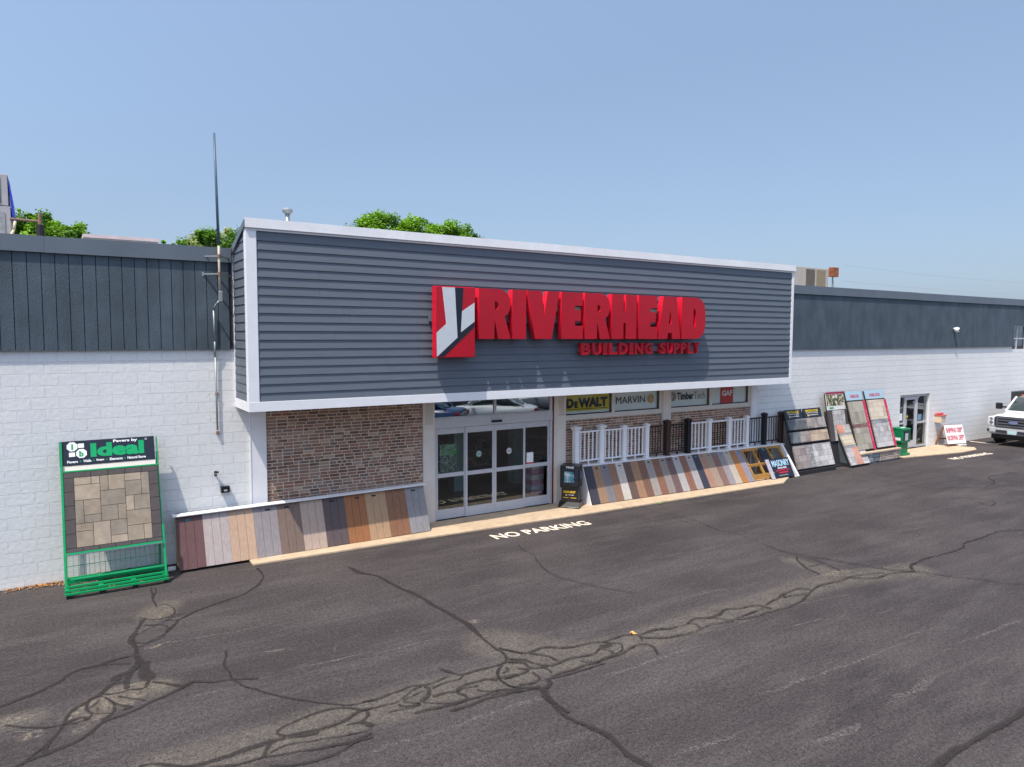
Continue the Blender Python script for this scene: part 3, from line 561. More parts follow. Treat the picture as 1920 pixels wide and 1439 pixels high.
# entrance wall
PIL=[(3.14,3.45,2.925),(6.89,7.18,2.925),(10.61,10.91,2.925),(14.31,14.64,2.925),(18.08,18.41,2.925)]
for (a,c,z) in PIL:
    b=MB(); b.box(a,c,-.05,.2,0,z)
    if a in(6.89,10.61):
        for k in range(7): b.box(a+.055+k*.028,a+.055+k*.028+.012,-.062,-.0501,2.3,2.78)
    if a>14: b.box(a+.02,a+.05,-.062,-.0501,0,2.92); b.box(c-.05,c-.02,-.062,-.0501,0,2.92)
    if a==3.14: b.box(a-.012,a+.012,-.06,-.0501,0,2.92)
    obj('pilaster',b,m_white if a<4 or a>18 else m_cream,B,bevel=.003)
for a,c,z in ((3.45,6.89,2.925),(10.91,14.31,2.17),(14.64,18.08,2.17)):
    bk=obj('brick_panel',MB().box(a,c,.0,.15,-.05,z),m_mortar,B); b=MB(); cols=[]; rb=random.Random(int(a*10)); row=0; zz=.0
    while zz<z-.012:
        x=a+.004-(row%2)*.1; zt=min(zz+.053,z-.001)
        while x<c-.01:
            L_=rb.choice((.2,.2,.2,.2,.2,.2,.095,.15)); x0,x1=max(a+.002,x),min(c-.002,x+L_-.001)
            if x1-x0>.02:
                q=rb.random(); col=(.12,.068,.05) if q<.24 else (.21,.105,.078) if q<.52 else (.22,.14,.115) if q<.78 else (.16,.115,.11) if q<.92 else (.32,.24,.195)
                k=rb.uniform(.8,1.2); dy=rb.uniform(0,.004); b.box(x0+rb.uniform(0,.004),x1-rb.uniform(0,.004),-.005-dy,-.0005,zz+rb.uniform(0,.004),zt-rb.uniform(0,.003)); cols+=[(col[0]*k*1.25,col[1]*k*1.12,col[2]*k,1)]*8
            x+=L_+.015
        zz+=.0675; row+=1
    me=b.mesh('brick_face',m_brickw); fixn(me); at=me.attributes.new('bcol','FLOAT_COLOR','POINT'); at.data.foreach_set('color',[v for t_ in cols for v in t_]); o=bpy.data.objects.new('brick_face',me); scn.collection.objects.link(o); fin(o,bk)
# window strips
YEL=mat('sign_yellow',(.55,.42,.01),.4,.04); GAFR=mat('sign_red',(.55,.02,.03),.4,.04); TXK=mat('sign_ink',(.012,.012,.015),.4); TXW=mat('sign_white_ink',(.78,.78,.78),.4); TXG=mat('sign_gray_ink',(.22,.24,.25),.4); GOLD=mat('sign_gold',(.55,.33,.05),.4); TAUPE=mat('sign_taupe',(.22,.14,.11),.4)
for (a,c,mid) in ((10.91,14.31,12.53),(14.64,18.08,16.31)):
    b=MB(); b.box(a,c,-.03,.12,2.172,2.235); b.box(a,c,-.012,.12,2.235,2.285); b.box(mid-.045,mid+.045,-.012,.12,2.285,2.925); b.box(c-.08,c,-.008,.12,2.285,2.925); b.box(a,a+.015,-.008,.12,2.285,2.925)
    wf=obj('strip_window',b,m_cream,B,bevel=.003)
    obj('gasket',MB().box(a+.016,c-.081,.03,.05,2.286,2.312).box(c-.13,c-.081,.03,.05,2.286,2.92).box(mid-.09,mid-.046,.03,.05,2.286,2.92),m_black,wf)
    for (p,q) in ((a+.02,mid-.05),(mid+.05,c-.09)):
        obj('glass',MB().box(p,q,.022,.026,2.29,2.92),m_wglass,wf)
    obj('frosted_panel',MB().box(a+.016,c-.08,.075,.085,2.287,2.92),m_lav,wf)
def wsign(label,cat='sign'):
    return thing('window_sign',label,cat,(0,.06,2.4),group='supplier logos in the entrance strip windows')
s=wsign('yellow window sign with bold black DEWALT lettering and underline'); obj('panel',MB().box(10.94,12.43,.052,.058,2.375,2.80),YEL,s)
text('lettering','D',TXK,s,10.99,2.455,.24,.26,.046,bold=.07); text('lettering','E',TXK,s,11.245,2.455,.12,.175,.046,bold=.07); text('lettering','WALT',TXK,s,11.37,2.455,.99,.26,.046,bold=.07)
obj('underline',MB().box(10.99,12.36,.046,.0515,2.415,2.43),TXK,s)
s=wsign('MARVIN lettering in thin black with gold hexagon emblem on frosted glass')
text('lettering','MARVIN',TXK,s,12.67,2.49,1.06,.19,.055,bold=.0)
def ring(cx,cz,ro,ri,y,n,m,par,name='emblem'):
    me=curve_mesh([[(cx+ro*math.cos(6.283*k/n+.52),cz+ro*math.sin(6.283*k/n+.52)) for k in range(n)],[(cx+ri*math.cos(6.283*k/n+.52),cz+ri*math.sin(6.283*k/n+.52)) for k in range(n)]] if ri else [[(cx+ro*math.cos(6.283*k/n+.52),cz+ro*math.sin(6.283*k/n+.52)) for k in range(n)]],.001)
    for v in me.vertices: v.co=(v.co.x,y-v.co.z,v.co.y)
    me.materials.append(m); o=bpy.data.objects.new(name,me); scn.collection.objects.link(o); return fin(o,par)
ring(13.94,2.585,.135,.10,.055,6,GOLD,s); ring(13.94,2.585,.085,.055,.055,12,GOLD,s); ring(13.94,2.585,.03,0,.055,12,GOLD,s)
s=wsign('TimberTech lettering in black and gray beside brown ringed emblem')
for r in (.14,.11,.08,.05): ring(14.80,2.60,r,r-.017,.055,24,TAUPE,s)
text('lettering','Timber',TXK,s,14.97,2.49,.68,.22,.055,bold=.03); text('lettering','Tech',TXG,s,15.66,2.49,.46,.22,.055,bold=.0)
s=wsign('square red window sign with white GAF lettering'); obj('panel',MB().box(16.80,17.36,.052,.058,2.31,2.88),GAFR,s); text('lettering','GAF',TXW,s,16.85,2.53,.46,.17,.046,bold=.04)
# side trim between door frame and pilaster
obj('door_jamb_strip',MB().box(10.51,10.56,-.005,.1,.05,2.92),mat('dark_red_strip',(.12,.015,.015),.5),B)
obj('door_jamb_trim',MB().box(10.56,10.61,-.03,.12,.05,2.925),m_cream,B)
# sliding entrance
D=obj('sliding_entrance',MB().box(7.18,10.51,-.02,.12,2.2,2.425).box(7.18,7.24,-.01,.12,.055,2.2).box(10.45,10.51,-.01,.12,.055,2.2).box(7.18,10.51,-.008,.10,2.425,2.45).box(8.79,8.85,-.004,.1,2.45,2.925).box(7.18,7.2,-.004,.1,2.45,2.925).box(10.44,10.51,-.004,.1,2.45,2.925),m_alu,B,bevel=.003)
obj('transom_glass',MB().box(7.2,8.79,.03,.034,2.45,2.925).box(8.85,10.44,.03,.034,2.45,2.925),m_tglass,D)
obj('motion_sensor',MB().box(8.70,8.98,-.07,-.021,2.255,2.31),m_black,D,bevel=.01)
for (a,c,y,lbl) in ((7.24,8.03,.03,None),(8.0,8.795,-.005,None),(8.80,9.69,-.005,None),(9.66,10.45,.03,None)):
    b=MB(); y1=y+.032; st=.055
    b.box(a,a+st,y,y1,.06,2.19); b.box(c-st,c,y,y1,.06,2.19); b.box(a+st,c-st,y+.001,y1-.001,.06,.29); b.box(a+st,c-st,y+.001,y1-.001,1.04,1.135); b.box(a+st,c-st,y+.001,y1-.001,2.05,2.19)
    L_=obj('door_leaf',b,m_alu,B,bevel=.002)
    obj('glass',MB().box(a+st,c-st,y+.012,y+.016,.29,1.04).box(a+st,c-st,y+.012,y+.016,1.135,2.05),m_glass,L_)
# interior
b=MB(); b.box(3.2,18.4,.23,12,.0,.045,1); b.box(3.2,18.4,11.9,12,.05,3,0); b.box(3.2,3.3,.25,12,.05,3,0); b.box(18.3,18.4,.25,12,.05,3,0); b.box(3.2,18.4,.25,12,3.0,3.1,0); b.box(7.0,7.1,.3,2.2,.05,3,0); b.box(10.9,18.2,.16,.26,.05,2.925,0);b.box(3.3,7.1,.16,.26,.05,2.925,0)
obj('store_interior',b,[m_int,m_intf],B)
b=MB(); b.box(26.0,30,3.5,3.6,0,2.6); b.box(25.9,26.0,.25,3.6,0,2.6); b.box(30,30.1,.25,3.6,0,2.6); b.box(26,30,.25,3.5,2.5,2.6); b.box(26,30,.23,3.5,-.05,.045,1)
obj('side_room_interior',b,[mat('side_room',(.32,.27,.2),.8,.2),m_intf],B)
# side door
SD=obj('side_entrance',MB().box(26.625,26.68,.08,.16,.05,2.12).box(28.68,28.735,.08,.16,.05,2.12).box(26.68,28.68,.08,.16,2.03,2.12).box(27.08,27.15,.08,.16,.05,2.03).box(27.94,28.02,.08,.16,.05,2.03).box(26.68,27.08,.082,.158,1.0,1.06).box(28.02,28.68,.082,.158,.97,1.05).box(26.68,27.08,.082,.158,.05,.15).box(28.02,28.68,.082,.158,.05,.12),m_alu,B,bevel=.003)
obj('side_glass',MB().box(26.68,27.08,.11,.114,.15,2.03).box(28.02,28.68,.11,.114,.12,2.03),m_glass,SD)
dl=obj('side_door_leaf',MB().box(27.15,27.24,.09,.14,.06,2.02).box(27.85,27.94,.09,.14,.06,2.02).box(27.24,27.85,.092,.138,.06,.32).box(27.24,27.85,.092,.138,1.92,2.02),m_alu,B,bevel=.002)
obj('glass',MB().box(27.24,27.85,.11,.114,.32,1.92),m_glass,dl); obj('handle',MB().bar((27.2,.05,.95),(27.2,.05,1.2),.025,.025,n=8).bar((27.2,.05,.97),(27.2,.09,.97),.02,.02,n=8).bar((27.2,.05,1.18),(27.2,.09,1.18),.02,.02,n=8),m_alu,dl)
obj('door_notice',MB().box(26.78,26.98,.10,.105,1.15,1.42),TXW,SD); obj('blue_sticker',MB().box(28.1,28.36,.10,.105,1.1,1.32),mat('blue_sticker',(.15,.3,.45),.4),SD)
ring(27.33,1.28,.055,0,.10,16,mat('yellow_sticker',(.6,.42,.02),.4),SD,'round_sticker')
# right windows
b=MB(); b.box(35.45,37.0,.06,.12,3.76,3.80).box(35.45,37,.06,.12,4.79,4.83).box(35.45,35.5,.06,.12,3.8,4.79).box(36.96,37,.06,.12,3.8,4.79).box(35.5,36.96,.062,.118,4.24,4.29).box(36.0,36.06,.062,.118,3.8,4.24).box(36.0,36.06,.062,.118,4.29,4.79)
W=obj('upper_window',b,m_alu,B); obj('glass',MB().box(35.5,36.96,.09,.094,3.8,4.79),m_tglass,W); obj('window_backing',MB().box(35.4,37.1,.23,.27,3.7,4.9),m_int,W)
W=obj('lower_window',MB().box(35.6,37.9,.06,.12,.9,.95).box(35.6,37.9,.06,.12,1.88,1.93).box(35.6,35.66,.06,.12,.95,1.88),m_alu,B); obj('glass',MB().box(35.66,37.9,.09,.094,.95,1.88),m_tglass,W); obj('window_backing',MB().box(35.5,38,.23,.27,.8,2.0),m_int,W)
# ---------------- storefront sign ----------------
SG=thing('storefront_sign','big raised red RIVERHEAD BUILDING SUPPLY letters and logo box on the clapboard front','sign',(10.5,-1.3,3.86))
lo=obj('logo_box',MB().box(6.51,7.435,-1.455,-1.285,3.875,5.34),m_redside_sunlit,SG,bevel=.006)
def inlay(pts,m,d=.0,name='logo_shape'):
    me=curve_mesh([pts],.004)
    for v in me.vertices: v.co=(v.co.x,-1.461-d-v.co.z,v.co.y)
    me.materials.append(m); o=bpy.data.objects.new(name,me); scn.collection.objects.link(o); fin(o,lo)
inlay([(6.525,3.89),(7.42,3.89),(7.42,5.325),(6.525,5.325)],m_red,-.002,'logo_face')
inlay([(6.66,5.32),(6.95,5.32),(7.01,4.29),(6.545,3.905),(6.53,3.905),(6.53,4.39),(6.75,4.57)],m_signw,.003)
inlay([(6.953,5.32),(7.15,5.32),(7.085,4.39),(7.415,4.62),(7.415,4.52),(6.69,3.895),(6.55,3.895),(7.013,4.29)],m_signk,.0035)
inlay([(7.415,5.02),(7.11,4.83),(7.09,4.40),(7.415,4.625)],m_signw,.003)
arcD=[(1,.5)]
GL={'R':[[(0,0),(0,1),(.62,1),(.78,.975),(.90,.91),(.97,.81),(.985,.70),(.97,.59),(.9,.51),(.80,.455),(1.0,0),(.60,0),(.49,.37),(.475,0)],[(.49,.585),(.49,.75),(.56,.745),(.61,.70),(.61,.635),(.57,.59)]],
'I':[[(0,0),(0,1),(1,1),(1,0)]],'V':[[(0,1),(.44,1),(.525,.5),(.63,1),(1,1),(.76,0),(.25,0)]],
'E':[[(0,0),(0,1),(.97,1),(.97,.715),(.62,.715),(.62,.625),(.90,.625),(.90,.385),(.62,.385),(.62,.285),(1,.285),(1,0)]],
'H':[[(0,0),(0,1),(.47,1),(.47,.63),(.56,.63),(.56,1),(1,1),(1,0),(.56,0),(.56,.36),(.47,.36),(.47,0)]],
'A':[[(0,0),(.22,1),(.80,1),(1,0),(.63,0),(.61,.14),(.44,.14),(.41,0)],[(.455,.36),(.595,.36),(.53,.66)]],
'D':[[(0,0),(0,1),(.60,1),(.76,.975),(.88,.91),(.96,.80),(1,.64),(1,.36),(.96,.20),(.88,.09),(.76,.025),(.60,0)],[(.49,.26),(.49,.74),(.56,.70),(.60,.62),(.60,.38),(.56,.30)]]}
for ch,a,c in zip('RIVERHEAD',(7.52,8.36,8.74,9.69,10.36,11.18,12.04,12.70,13.52),(8.32,8.72,9.63,10.31,11.13,11.97,12.67,13.48,14.39)):
    me=curve_mesh([[(p[0],p[1]) for p in sp] for sp in GL[ch]],.085/1.0); 
    place(me,a,4.26,c-a,1.07,-1.47)
    me.materials.append(m_red); me.materials.append(m_redside_sunlit)
    for p in me.polygons: p.material_index=0 if p.normal.z>2 else 0
    me.update()
    for p in me.polygons: p.material_index=0 if abs(p.normal.y)>.9 else 1
    o=bpy.data.objects.new('letter',me); scn.collection.objects.link(o); fin(o,SG); bv=o.modifiers.new('b','BEVEL'); bv.width=.008; bv.segments=1; bv.limit_method='ANGLE'
    bv.angle_limit=R(60)
x=10.335
for wd,xs,xe in (('BUILDING',10.335,12.63),('SUPPLY',12.86,14.31)):
    tot=sum({'I':.45}.get(c,1) for c in wd)+.14*(len(wd)-1); u=(xe-xs)/tot; x=xs
    for c in wd:
        ww={'I':.45}.get(c,1)*u
        o=text('small_letter',c,m_red,SG,x,3.885,ww*(.97),.28,-1.385,bold=.05 if c!='I' else .03,ext=.06)
        me=o.data; me.materials.append(m_redside_sunlit)
        for v in me.vertices:
            if v.co.y>-1.385+.01: v.co.y=-1.285
        me.update()
        for p in me.polygons: p.material_index=0 if abs(p.normal.y)>.9 else 1
        x+=ww+.14*u
obj('raceway',MB().box(6.47,14.2,-1.285,-1.2,4.62,4.80).box(10.35,14.25,-1.285,-1.2,3.95,4.08),m_flash,SG)
# ---------------- displays ----------------
XF=None
def xobj(name,mb,mats,parent,M,**k):
    o=obj(name,mb,mats,parent,**k); o.data.transform(M); return o
def leanM(x,y0,z0,y1,z1,yaw=0):
    a=math.atan2(y1-y0,z1-z0); return Matrix.Translation((x,y0,z0))@Matrix.Rotation(yaw,4,'Z')@Matrix.Rotation(-a,4,'X')
def xtext(*a,M=None,**k):
    o=text(*a,**k); o.data.transform(M); return o
def desat(c,f=.08):
    g=sum(c)/3; return tuple(v+(g-v)*f for v in c)
def board(i,col,rough=.6):
    return mat('composite_board_%s'%i,desat(S(*col,k=.64)),rough,.13,5,.35,50,stretch=(5,5,.35),var2=.05,s2=2)
m_tag=mat('teal_tag',(.02,.20,.27),.4); m_tagd=mat('dark_tag',(.02,.03,.04),.3)
m_lum=mat('treated_lumber',(.42,.22,.055),.7,.25,5,.3,60,stretch=(.4,4,4)); m_lum2=mat('pale_lumber',(.5,.36,.18),.7,.2,5)
def boards(root,cols,xa,xb,bot,top,planks,names):
    n=len(cols); m_edge=m_tagd
    for i,c in enumerate(cols):
        x0=xa+(xb-xa)*i/n; x1=xa+(xb-xa)*(i+1)/n; m=board(names+str(i),c); b=MB(); wv=(x1-x0)/planks
        for k in range(planks):
            a=x0+k*wv+(.002 if k else .0008); e=x0+(k+1)*wv-(.002 if k<planks-1 else .0008)
            dz=random.uniform(-.004,.004)
            pa,pb=bot(a),bot(e); ta,tb=top(a),top(e)
            L_=Vector((0,ta[0]-pa[0],ta[1]-pa[1])).normalized(); nn=Vector((0,-L_.z,L_.y))
            q=[Vector((a,pa[0],pa[1]+dz)),Vector((e,pb[0],pb[1]+dz)),Vector((e,tb[0],tb[1])),Vector((a,ta[0],ta[1]))]
            i0=len(b.v); b.v+=[tuple(p) for p in q]+[tuple(p+nn*.024) for p in q]
            # nn points to the viewer side (negative y, up)
            for f in ((0,3,2,1),(4,5,6,7),(0,1,5,4),(1,2,6,5),(2,3,7,6),(3,0,4,7)): b.f.append(tuple(i0+j for j in f)); b.mi.append(0)
        o=obj('sample_board',b,m,root,bevel=.002)
        yield i,x0,x1,o
def onboard(x,t,bot,top,off=.027):
    p,q=bot(x),top(x); L_=Vector((0,q[0]-p[0],q[1]-p[1])); nn=Vector((0,-L_.z,L_.y)).normalized(); return Vector((x,p[0],p[1]))+L_*t+nn*off
T=thing('decking_display','long leaning rack of eleven wide composite deck board samples left of the entrance doors','display rack',(4.2,-.6,0))
bot=lambda x:(-.63-.008*(x-1.73),.04+.003*(x-1.73)); top=lambda x:(-.25-.012*(x-1.73),.93+.010*(x-1.73))
cols=[(118,80,80),(196,180,176),(214,176,146),(160,150,152),(136,112,100),(202,176,158),(104,88,88),(176,112,62),(200,160,120),(158,108,76),(160,155,158)]
for i,x0,x1,o in boards(T,cols,1.73,6.75,bot,top,3,'a'):
    if i in (0,3,4,6,7,8,10):
        p=onboard((x0+x1)/2+(.05 if i%2 else -.03),.93,bot,top); obj('label_tag',MB().box(p.x-.045,p.x+.045,p.y-.004,p.y+.004,p.z-.016,p.z+.016),m_tagd if i else m_tag,T)
b=MB(); b.prism([(-.34,.965),(-.34,.985),(-.20,1.0),(-.20,.965)],0,1.68,6.80); 
for v in range(len(b.v)): b.v[v]=(b.v[v][0],b.v[v][1]-.012*(b.v[v][0]-1.7),b.v[v][2]+.010*(b.v[v][0]-1.7))
obj('top_rail',b,m_white,T,bevel=.004)
b=MB()
for x in (1.74,3.4,5.1,6.68): b.bar((x+.03,-.58,.05),(x+.03,-.22,.9),.038,.089); b.bar((x+.03,-.10,.0),(x+.03,-.14,.95),.038,.089); b.bar((x+.03,-.12,.06),(x+.03,-.55,.06),.038,.07)

obj('lumber_frame',b,m_lum2,T)
# --- second rack with railings ---
obj('rear_strip',MB().prism([(1.75,-.20),(6.75,-.25),(6.75,-.02),(1.75,-.02)],2,.955,.972),m_flash,T)  # flat slate-coloured strip between the top rail and the wall
T2=thing('decking_display','long leaning rack of narrow deck board samples under the white and black railings','display rack',(15,-.6,0))
bot2=lambda x:(-.70-.040*(x-11.27),.056); top2=lambda x:(-.33-.004*(x-11.27),.97-.0075*(x-11.27))
cols2=[(72,70,82),(178,140,108),(142,136,140),(160,122,98),(222,212,200),(118,92,82),(182,138,104),(140,100,80),(176,165,156),(152,104,80),(162,150,142),(126,98,96),(194,188,186),(156,108,86),(186,178,176),(66,66,80),(190,142,118),(180,156,136),(150,114,98),(166,156,160),(206,192,172),(196,130,66),(160,152,168)]
for i,x0,x1,o in boards(T2,cols2,11.27,17.22,bot2,top2,2,'b'):
    if i in (1,2,4,8,10,11,12,14) or i>14:
        p=onboard((x0+x1)/2,.92,bot2,top2); obj('label_tag',MB().box(p.x-.035,p.x+.035,p.y-.004,p.y+.004,p.z-.028,p.z+.02),m_tag if i>14 else m_tagd,T2)
b=MB(); b.prism([(11.0,-.33),(19.32,-.40),(19.32,-.05),(11.0,-.02)],2,.0,.028)
for v in range(len(b.v)): x,y,z=b.v[v]; b.v[v]=(x,y,z+.975-.0075*(x-11.27))
obj('shelf',b,m_white,T2,bevel=.004)
b=MB(); b.poly([(11.24,-.70,.05),(11.24,-.04,.05),(11.24,-.04,.97),(11.24,-.33,.97)]).poly([(11.262,-.33,.97),(11.262,-.04,.97),(11.262,-.04,.05),(11.262,-.70,.05)]).poly([(11.24,-.70,.05),(11.24,-.33,.97),(11.262,-.33,.97),(11.262,-.70,.05)])
obj('end_panel',b,m_white,T2,fix=False)
for x in (11.5,13.0,14.6,16.2,17.30,17.80,18.45,19.0):
    q,t=bot2(x),top2(x); obj('stud',MB().bar((x,q[0]+.05,.08),(x,t[0]+.03,t[1]-.02),.04,.07),m_lum,T2); obj('rear_stud',MB().bar((x,-.08,.03),(x,-.08,.95),.04,.07).bar((x,-.1,.1),(x,q[0]+.05,.1),.04,.05),m_lum,T2)
for pa,pb,h in (((17.22,-.37,.885),(19.1,-.38,.875),.075),((17.22,-.66,.47),(18.1,-.665,.465),.08),((17.2,-.93,.17),(18.1,-.95,.17),.15)): obj('lumber_rail',MB().bar(pa,pb,.04,h),m_lum,T2,bevel=.003)
b=MB(); 
for a,mm in ((17.5,0),(17.95,1),(18.55,0)): b.box(a,a+.4,-.055,-.04,.06,.88,mm)
obj('back_boards',b,[board('g1',(150,145,150)),board('g2',(168,162,170))],T2)
MW=leanM(18.02,-.98,.06,-.37,.93)
xobj('dark_sample_board',MB().box(0.0,.33,.0,.02,.0,1.05),board('nv',(40,46,62)),T2,MW); xobj('label_tag',MB().box(.15,.23,-.005,0,.93,1.0),m_tag,T2,MW)
xobj('white_end_board',MB().box(1.05,1.13,-.05,.06,-.03,1.06),m_white,T2,leanM(18.05,-1.0,.03,-.37,.93))
PB=thing('pale_sample_board','short pale lavender board leaning left of the masonry sign','board',(17.9,-1.02,.05)); MP=leanM(17.87,-1.05,.055,-.76,.60); xobj('board',MB().box(0,.16,-.02,0,0,.62),board('pl',(205,200,212)),PB,MP,bevel=.003)
MS=thing('masonry_sign','black MASONRY AVAILABLE sign with red phone lines leaning at the end of the deck rack','sign',(18.5,-1.02,.05)); MM=leanM(18.06,-1.03,.07,-.76,.60)
xobj('board',MB().box(0,.90,-.012,0,0,.60),m_signk,MS,MM,bevel=.002)
m_pb=mat('pale_blue_ink',(.42,.62,.75),.4)
xtext('lettering','MASONRY',m_pb,MS,.05,.345,.80,.2,-.016,bold=.02,M=MM); xtext('lettering','AVAILABLE',TXW,MS,.24,.265,.42,.055,-.016,bold=.02,M=MM)
m_ri=mat('red_ink',(.6,.01,.04),.4)
xtext('lettering','INQUIRE INSIDE TODAY',m_ri,MS,.13,.19,.64,.05,-.016,bold=.03,M=MM); xtext('lettering','631.555.0100',m_ri,MS,.24,.12,.42,.05,-.016,bold=.03,M=MM) if False else xobj('red_line',MB().box(.24,.66,-.016,-.013,.13,.165),m_ri,MS,MM)
xobj('white_line',MB().box(.2,.62,-.016,-.013,.05,.075),TXG,MS,MM)
# railing posts / panels
m_vin=mat('white_vinyl',(.78,.78,.80),.35,.03,3); m_bk=mat('black_railing',(.012,.013,.017),.35,.1); m_br=mat('brown_railing',(.045,.022,.018),.45,.15)
pc=[11.12,11.95,12.74,13.56,14.34,15.17,16.05,16.89,17.71,18.53,19.35]; pmt=[m_vin]*4+[m_br,m_bk]+[m_vin]*3+[m_bk,m_br]; pw=[.135,.135,.12,.12,.13,.13,.115,.115,.11,.115,.125]
plab=['stout white railing post with a wide flared cap at the left end of the shelf','second white railing post from the left with a wide flared cap','white railing post with a narrow cap, third from the left end','white railing post just left of the dark brown railing','dark brown railing post between the brown and black sections','glossy black railing post with flared cap left of the white sections','white railing post left of the section with black balusters','white railing post right of the section with black balusters','slim white railing post left of the black section at the shelf end','black railing post near the right end of the shelf','reddish brown railing post at the right end of the shelf']
zs_=lambda x:1.004-.0075*(x-11.27)
for i,(x,m,w_) in enumerate(zip(pc,pmt,pw)):
    z=zs_(x); h=.89 if i<2 else .88; P_=thing('newel_post',plab[i],'post',(x,-.2,z),group='railing posts on the shelf')
    obj('post_sleeve',MB().box(x-w_/2,x+w_/2,-.2-w_/2,-.2+w_/2,z,z+h),m,P_,bevel=.006)
    c=w_/2; cw=c+(.045 if i<2 else .018)
    b=MB(); 
    prof=[(c+.003,0),(c+.010,.03),(cw,.075),(cw,.10),(.02,.135)] if i in(0,1,4,5,9,10) else [(c+.014,0),(c+.018,.045),(.015,.085)]
    for (r0,za),(r1,zb) in zip(prof,prof[1:]):
        A_=[(x-r0,-.2-r0),(x+r0,-.2-r0),(x+r0,-.2+r0),(x-r0,-.2+r0)]; Bq=[(x-r1,-.2-r1),(x+r1,-.2-r1),(x+r1,-.2+r1),(x-r1,-.2+r1)]
        for k in range(4): b.poly([(*A_[k],z+h+za),(*A_[(k+1)%4],z+h+za),(*Bq[(k+1)%4],z+h+zb),(*Bq[k],z+h+zb)])
    r=prof[-1][0]; zt=z+h+prof[-1][1]; b.poly([(x-r,-.2-r,zt),(x+r,-.2-r,zt),(x+r,-.2+r,zt),(x-r,-.2+r,zt)]); r=prof[0][0]; b.poly([(x-r,-.2-r,z+h),(x-r,-.2+r,z+h),(x+r,-.2+r,z+h),(x+r,-.2-r,z+h)])
    obj('post_cap',b,m,P_,fix=False)
    obj('post_skirt',MB().box(x-c-.012,x+c+.012,-.2-c-.012,-.2+c+.012,z,z+.035),m,P_,bevel=.004)
pan=[(m_vin,m_vin)]*3+[(m_br,m_br),(m_bk,m_bk),(m_vin,m_vin),(m_vin,m_bk),(m_vin,m_vin),(m_bk,m_bk),(m_br,m_br)]
rl=['white railing panel between the two wide capped posts at the left end','white railing panel second from the left end','white railing panel third from the left, beside the dark brown one','dark brown railing panel against the brick','black railing panel between the brown and black posts','white railing panel right of the glossy black post','white railing panel with thin black balusters','white railing panel at the right end of the white run','black railing panel in front of the white wall','reddish brown railing panel in front of the white wall']
for i in range(10):
    a=pc[i]+pw[i]/2; c=pc[i+1]-pw[i+1]/2; z=zs_((a+c)/2); m,mb=pan[i]
    P_=thing('balustrade_sample',rl[i],'railing',((a+c)/2,-.2,z),group='railing panels on the shelf'); th=.028 if m is m_vin else .02
    obj('top_rail',MB().box(a,c,-.2-th,-.2+th,z+.835,z+.875),m,P_,bevel=.004); obj('bottom_rail',MB().box(a,c,-.2-th*.7,-.2+th*.7,z+.085,z+.125),m,P_,bevel=.004)
    n=6 if mb is m_bk or m is m_br else 5; bw=.016 if mb is m_vin else .0095
    for k in range(n):
        x=a+(c-a)*(k+.6)/(n+.2); obj('baluster',MB().box(x-bw,x+bw,-.2-bw,-.2+bw,z+.12,z+.84),mb,P_)
    x=(a+c)/2; obj('foot_block',MB().box(x-.015,x+.015,-.215,-.185,z,z+.086),m,P_)
# --- paver rack (green) ---
m_grn=mat('green_enamel',(.0,.27,.085),.35,.10,6,spec=.5); m_pd=mat('dark_paver',(.075,.062,.062),.85,.15,9,.4,60)
m_pa=[mat('tan_paver_%d'%i,c,.85,.16,9,.4,60,stretch=(1,1,1),var2=.12,s2=3) for i,c in enumerate(((.285,.228,.168),(.25,.20,.15),(.22,.185,.145),(.31,.25,.19)))]
I_=thing('paver_rack','green steel rack of tan and charcoal pavers with the Ideal sign','display rack',(.7,-.7,0))
LM=leanM(-.03,-1.0,.10,-.17,2.47); Ls=math.hypot(.83,2.37); k_=Ls/2.37
zl=lambda z:(z-.10)*k_
b=MB(); zb,zt=zl(.69),zl(1.965); x0,x1=.035,1.475
bw=.15; n=10
def pv(b,a,c,d,e,m,t=.05): b.box(a+.003,c-.003,-t,0,d+.003,e-.003,m)
W9=(x1-x0-2*bw)/9; H9=(zt-zb-.10-.07)/9; ox=x0+bw; oz=zt-.10
for k in range(5): pv(b,x0+.14+k*.26-.14*(k==0),x0+.14+(k+1)*.26+(0 if k<4 else x1-x0-.14-1.3),oz,zt,0)
for k in range(6): pv(b,x0+k*.24,min(x1,x0+(k+1)*.24),zb,zb+.07,0)
hs=(oz-zb-.07)/5
for k in range(5): pv(b,x0,x0+bw,zb+.07+k*hs,zb+.07+(k+1)*hs,0); pv(b,x1-bw,x1,zb+.07+k*hs,zb+.07+(k+1)*hs,0)
b.box(x0,x1,0,.02,zb,zt,1)
xobj('charcoal_border_pavers',b,[m_pd,m_groove],I_,LM,bevel=.003)
b=MB()
for i,(c,r,w_,h) in enumerate([(0,0,2,1),(2,0,1,1),(0,1,3,2),(3,0,1,2),(4,0,2,2),(6,0,2,1),(8,0,1,3),(6,1,2,2),(3,2,3,2),(0,3,1,3),(1,3,2,2),(1,5,2,1),(6,3,1,2),(7,3,2,2),(3,4,2,2),(5,4,1,2),(6,5,3,2),(0,6,2,1),(0,7,2,2),(2,6,2,3),(4,6,2,2),(4,8,2,1),(6,7,2,2),(8,7,1,2)]):
    pv(b,ox+c*W9,ox+(c+w_)*W9,oz-(r+h)*H9,oz-r*H9,(i*7+r)%4,.052)
xobj('tan_pavers',b,m_pa,I_,LM,bevel=.003)
b=MB(); b.box(-.005,.03,-.06,.03,-.02,zl(2.47)); b.box(1.48,1.515,-.06,.03,-.02,zl(.95)); b.box(1.48,1.50,-.02,.03,zl(.95),zl(2.47)); b.box(.03,1.48,-.055,.02,zl(1.965),zl(1.99)); b.box(.03,1.48,-.075,.02,zl(.655),zl(.688)); b.box(.03,1.48,.0,.03,zl(.27),zl(.30))
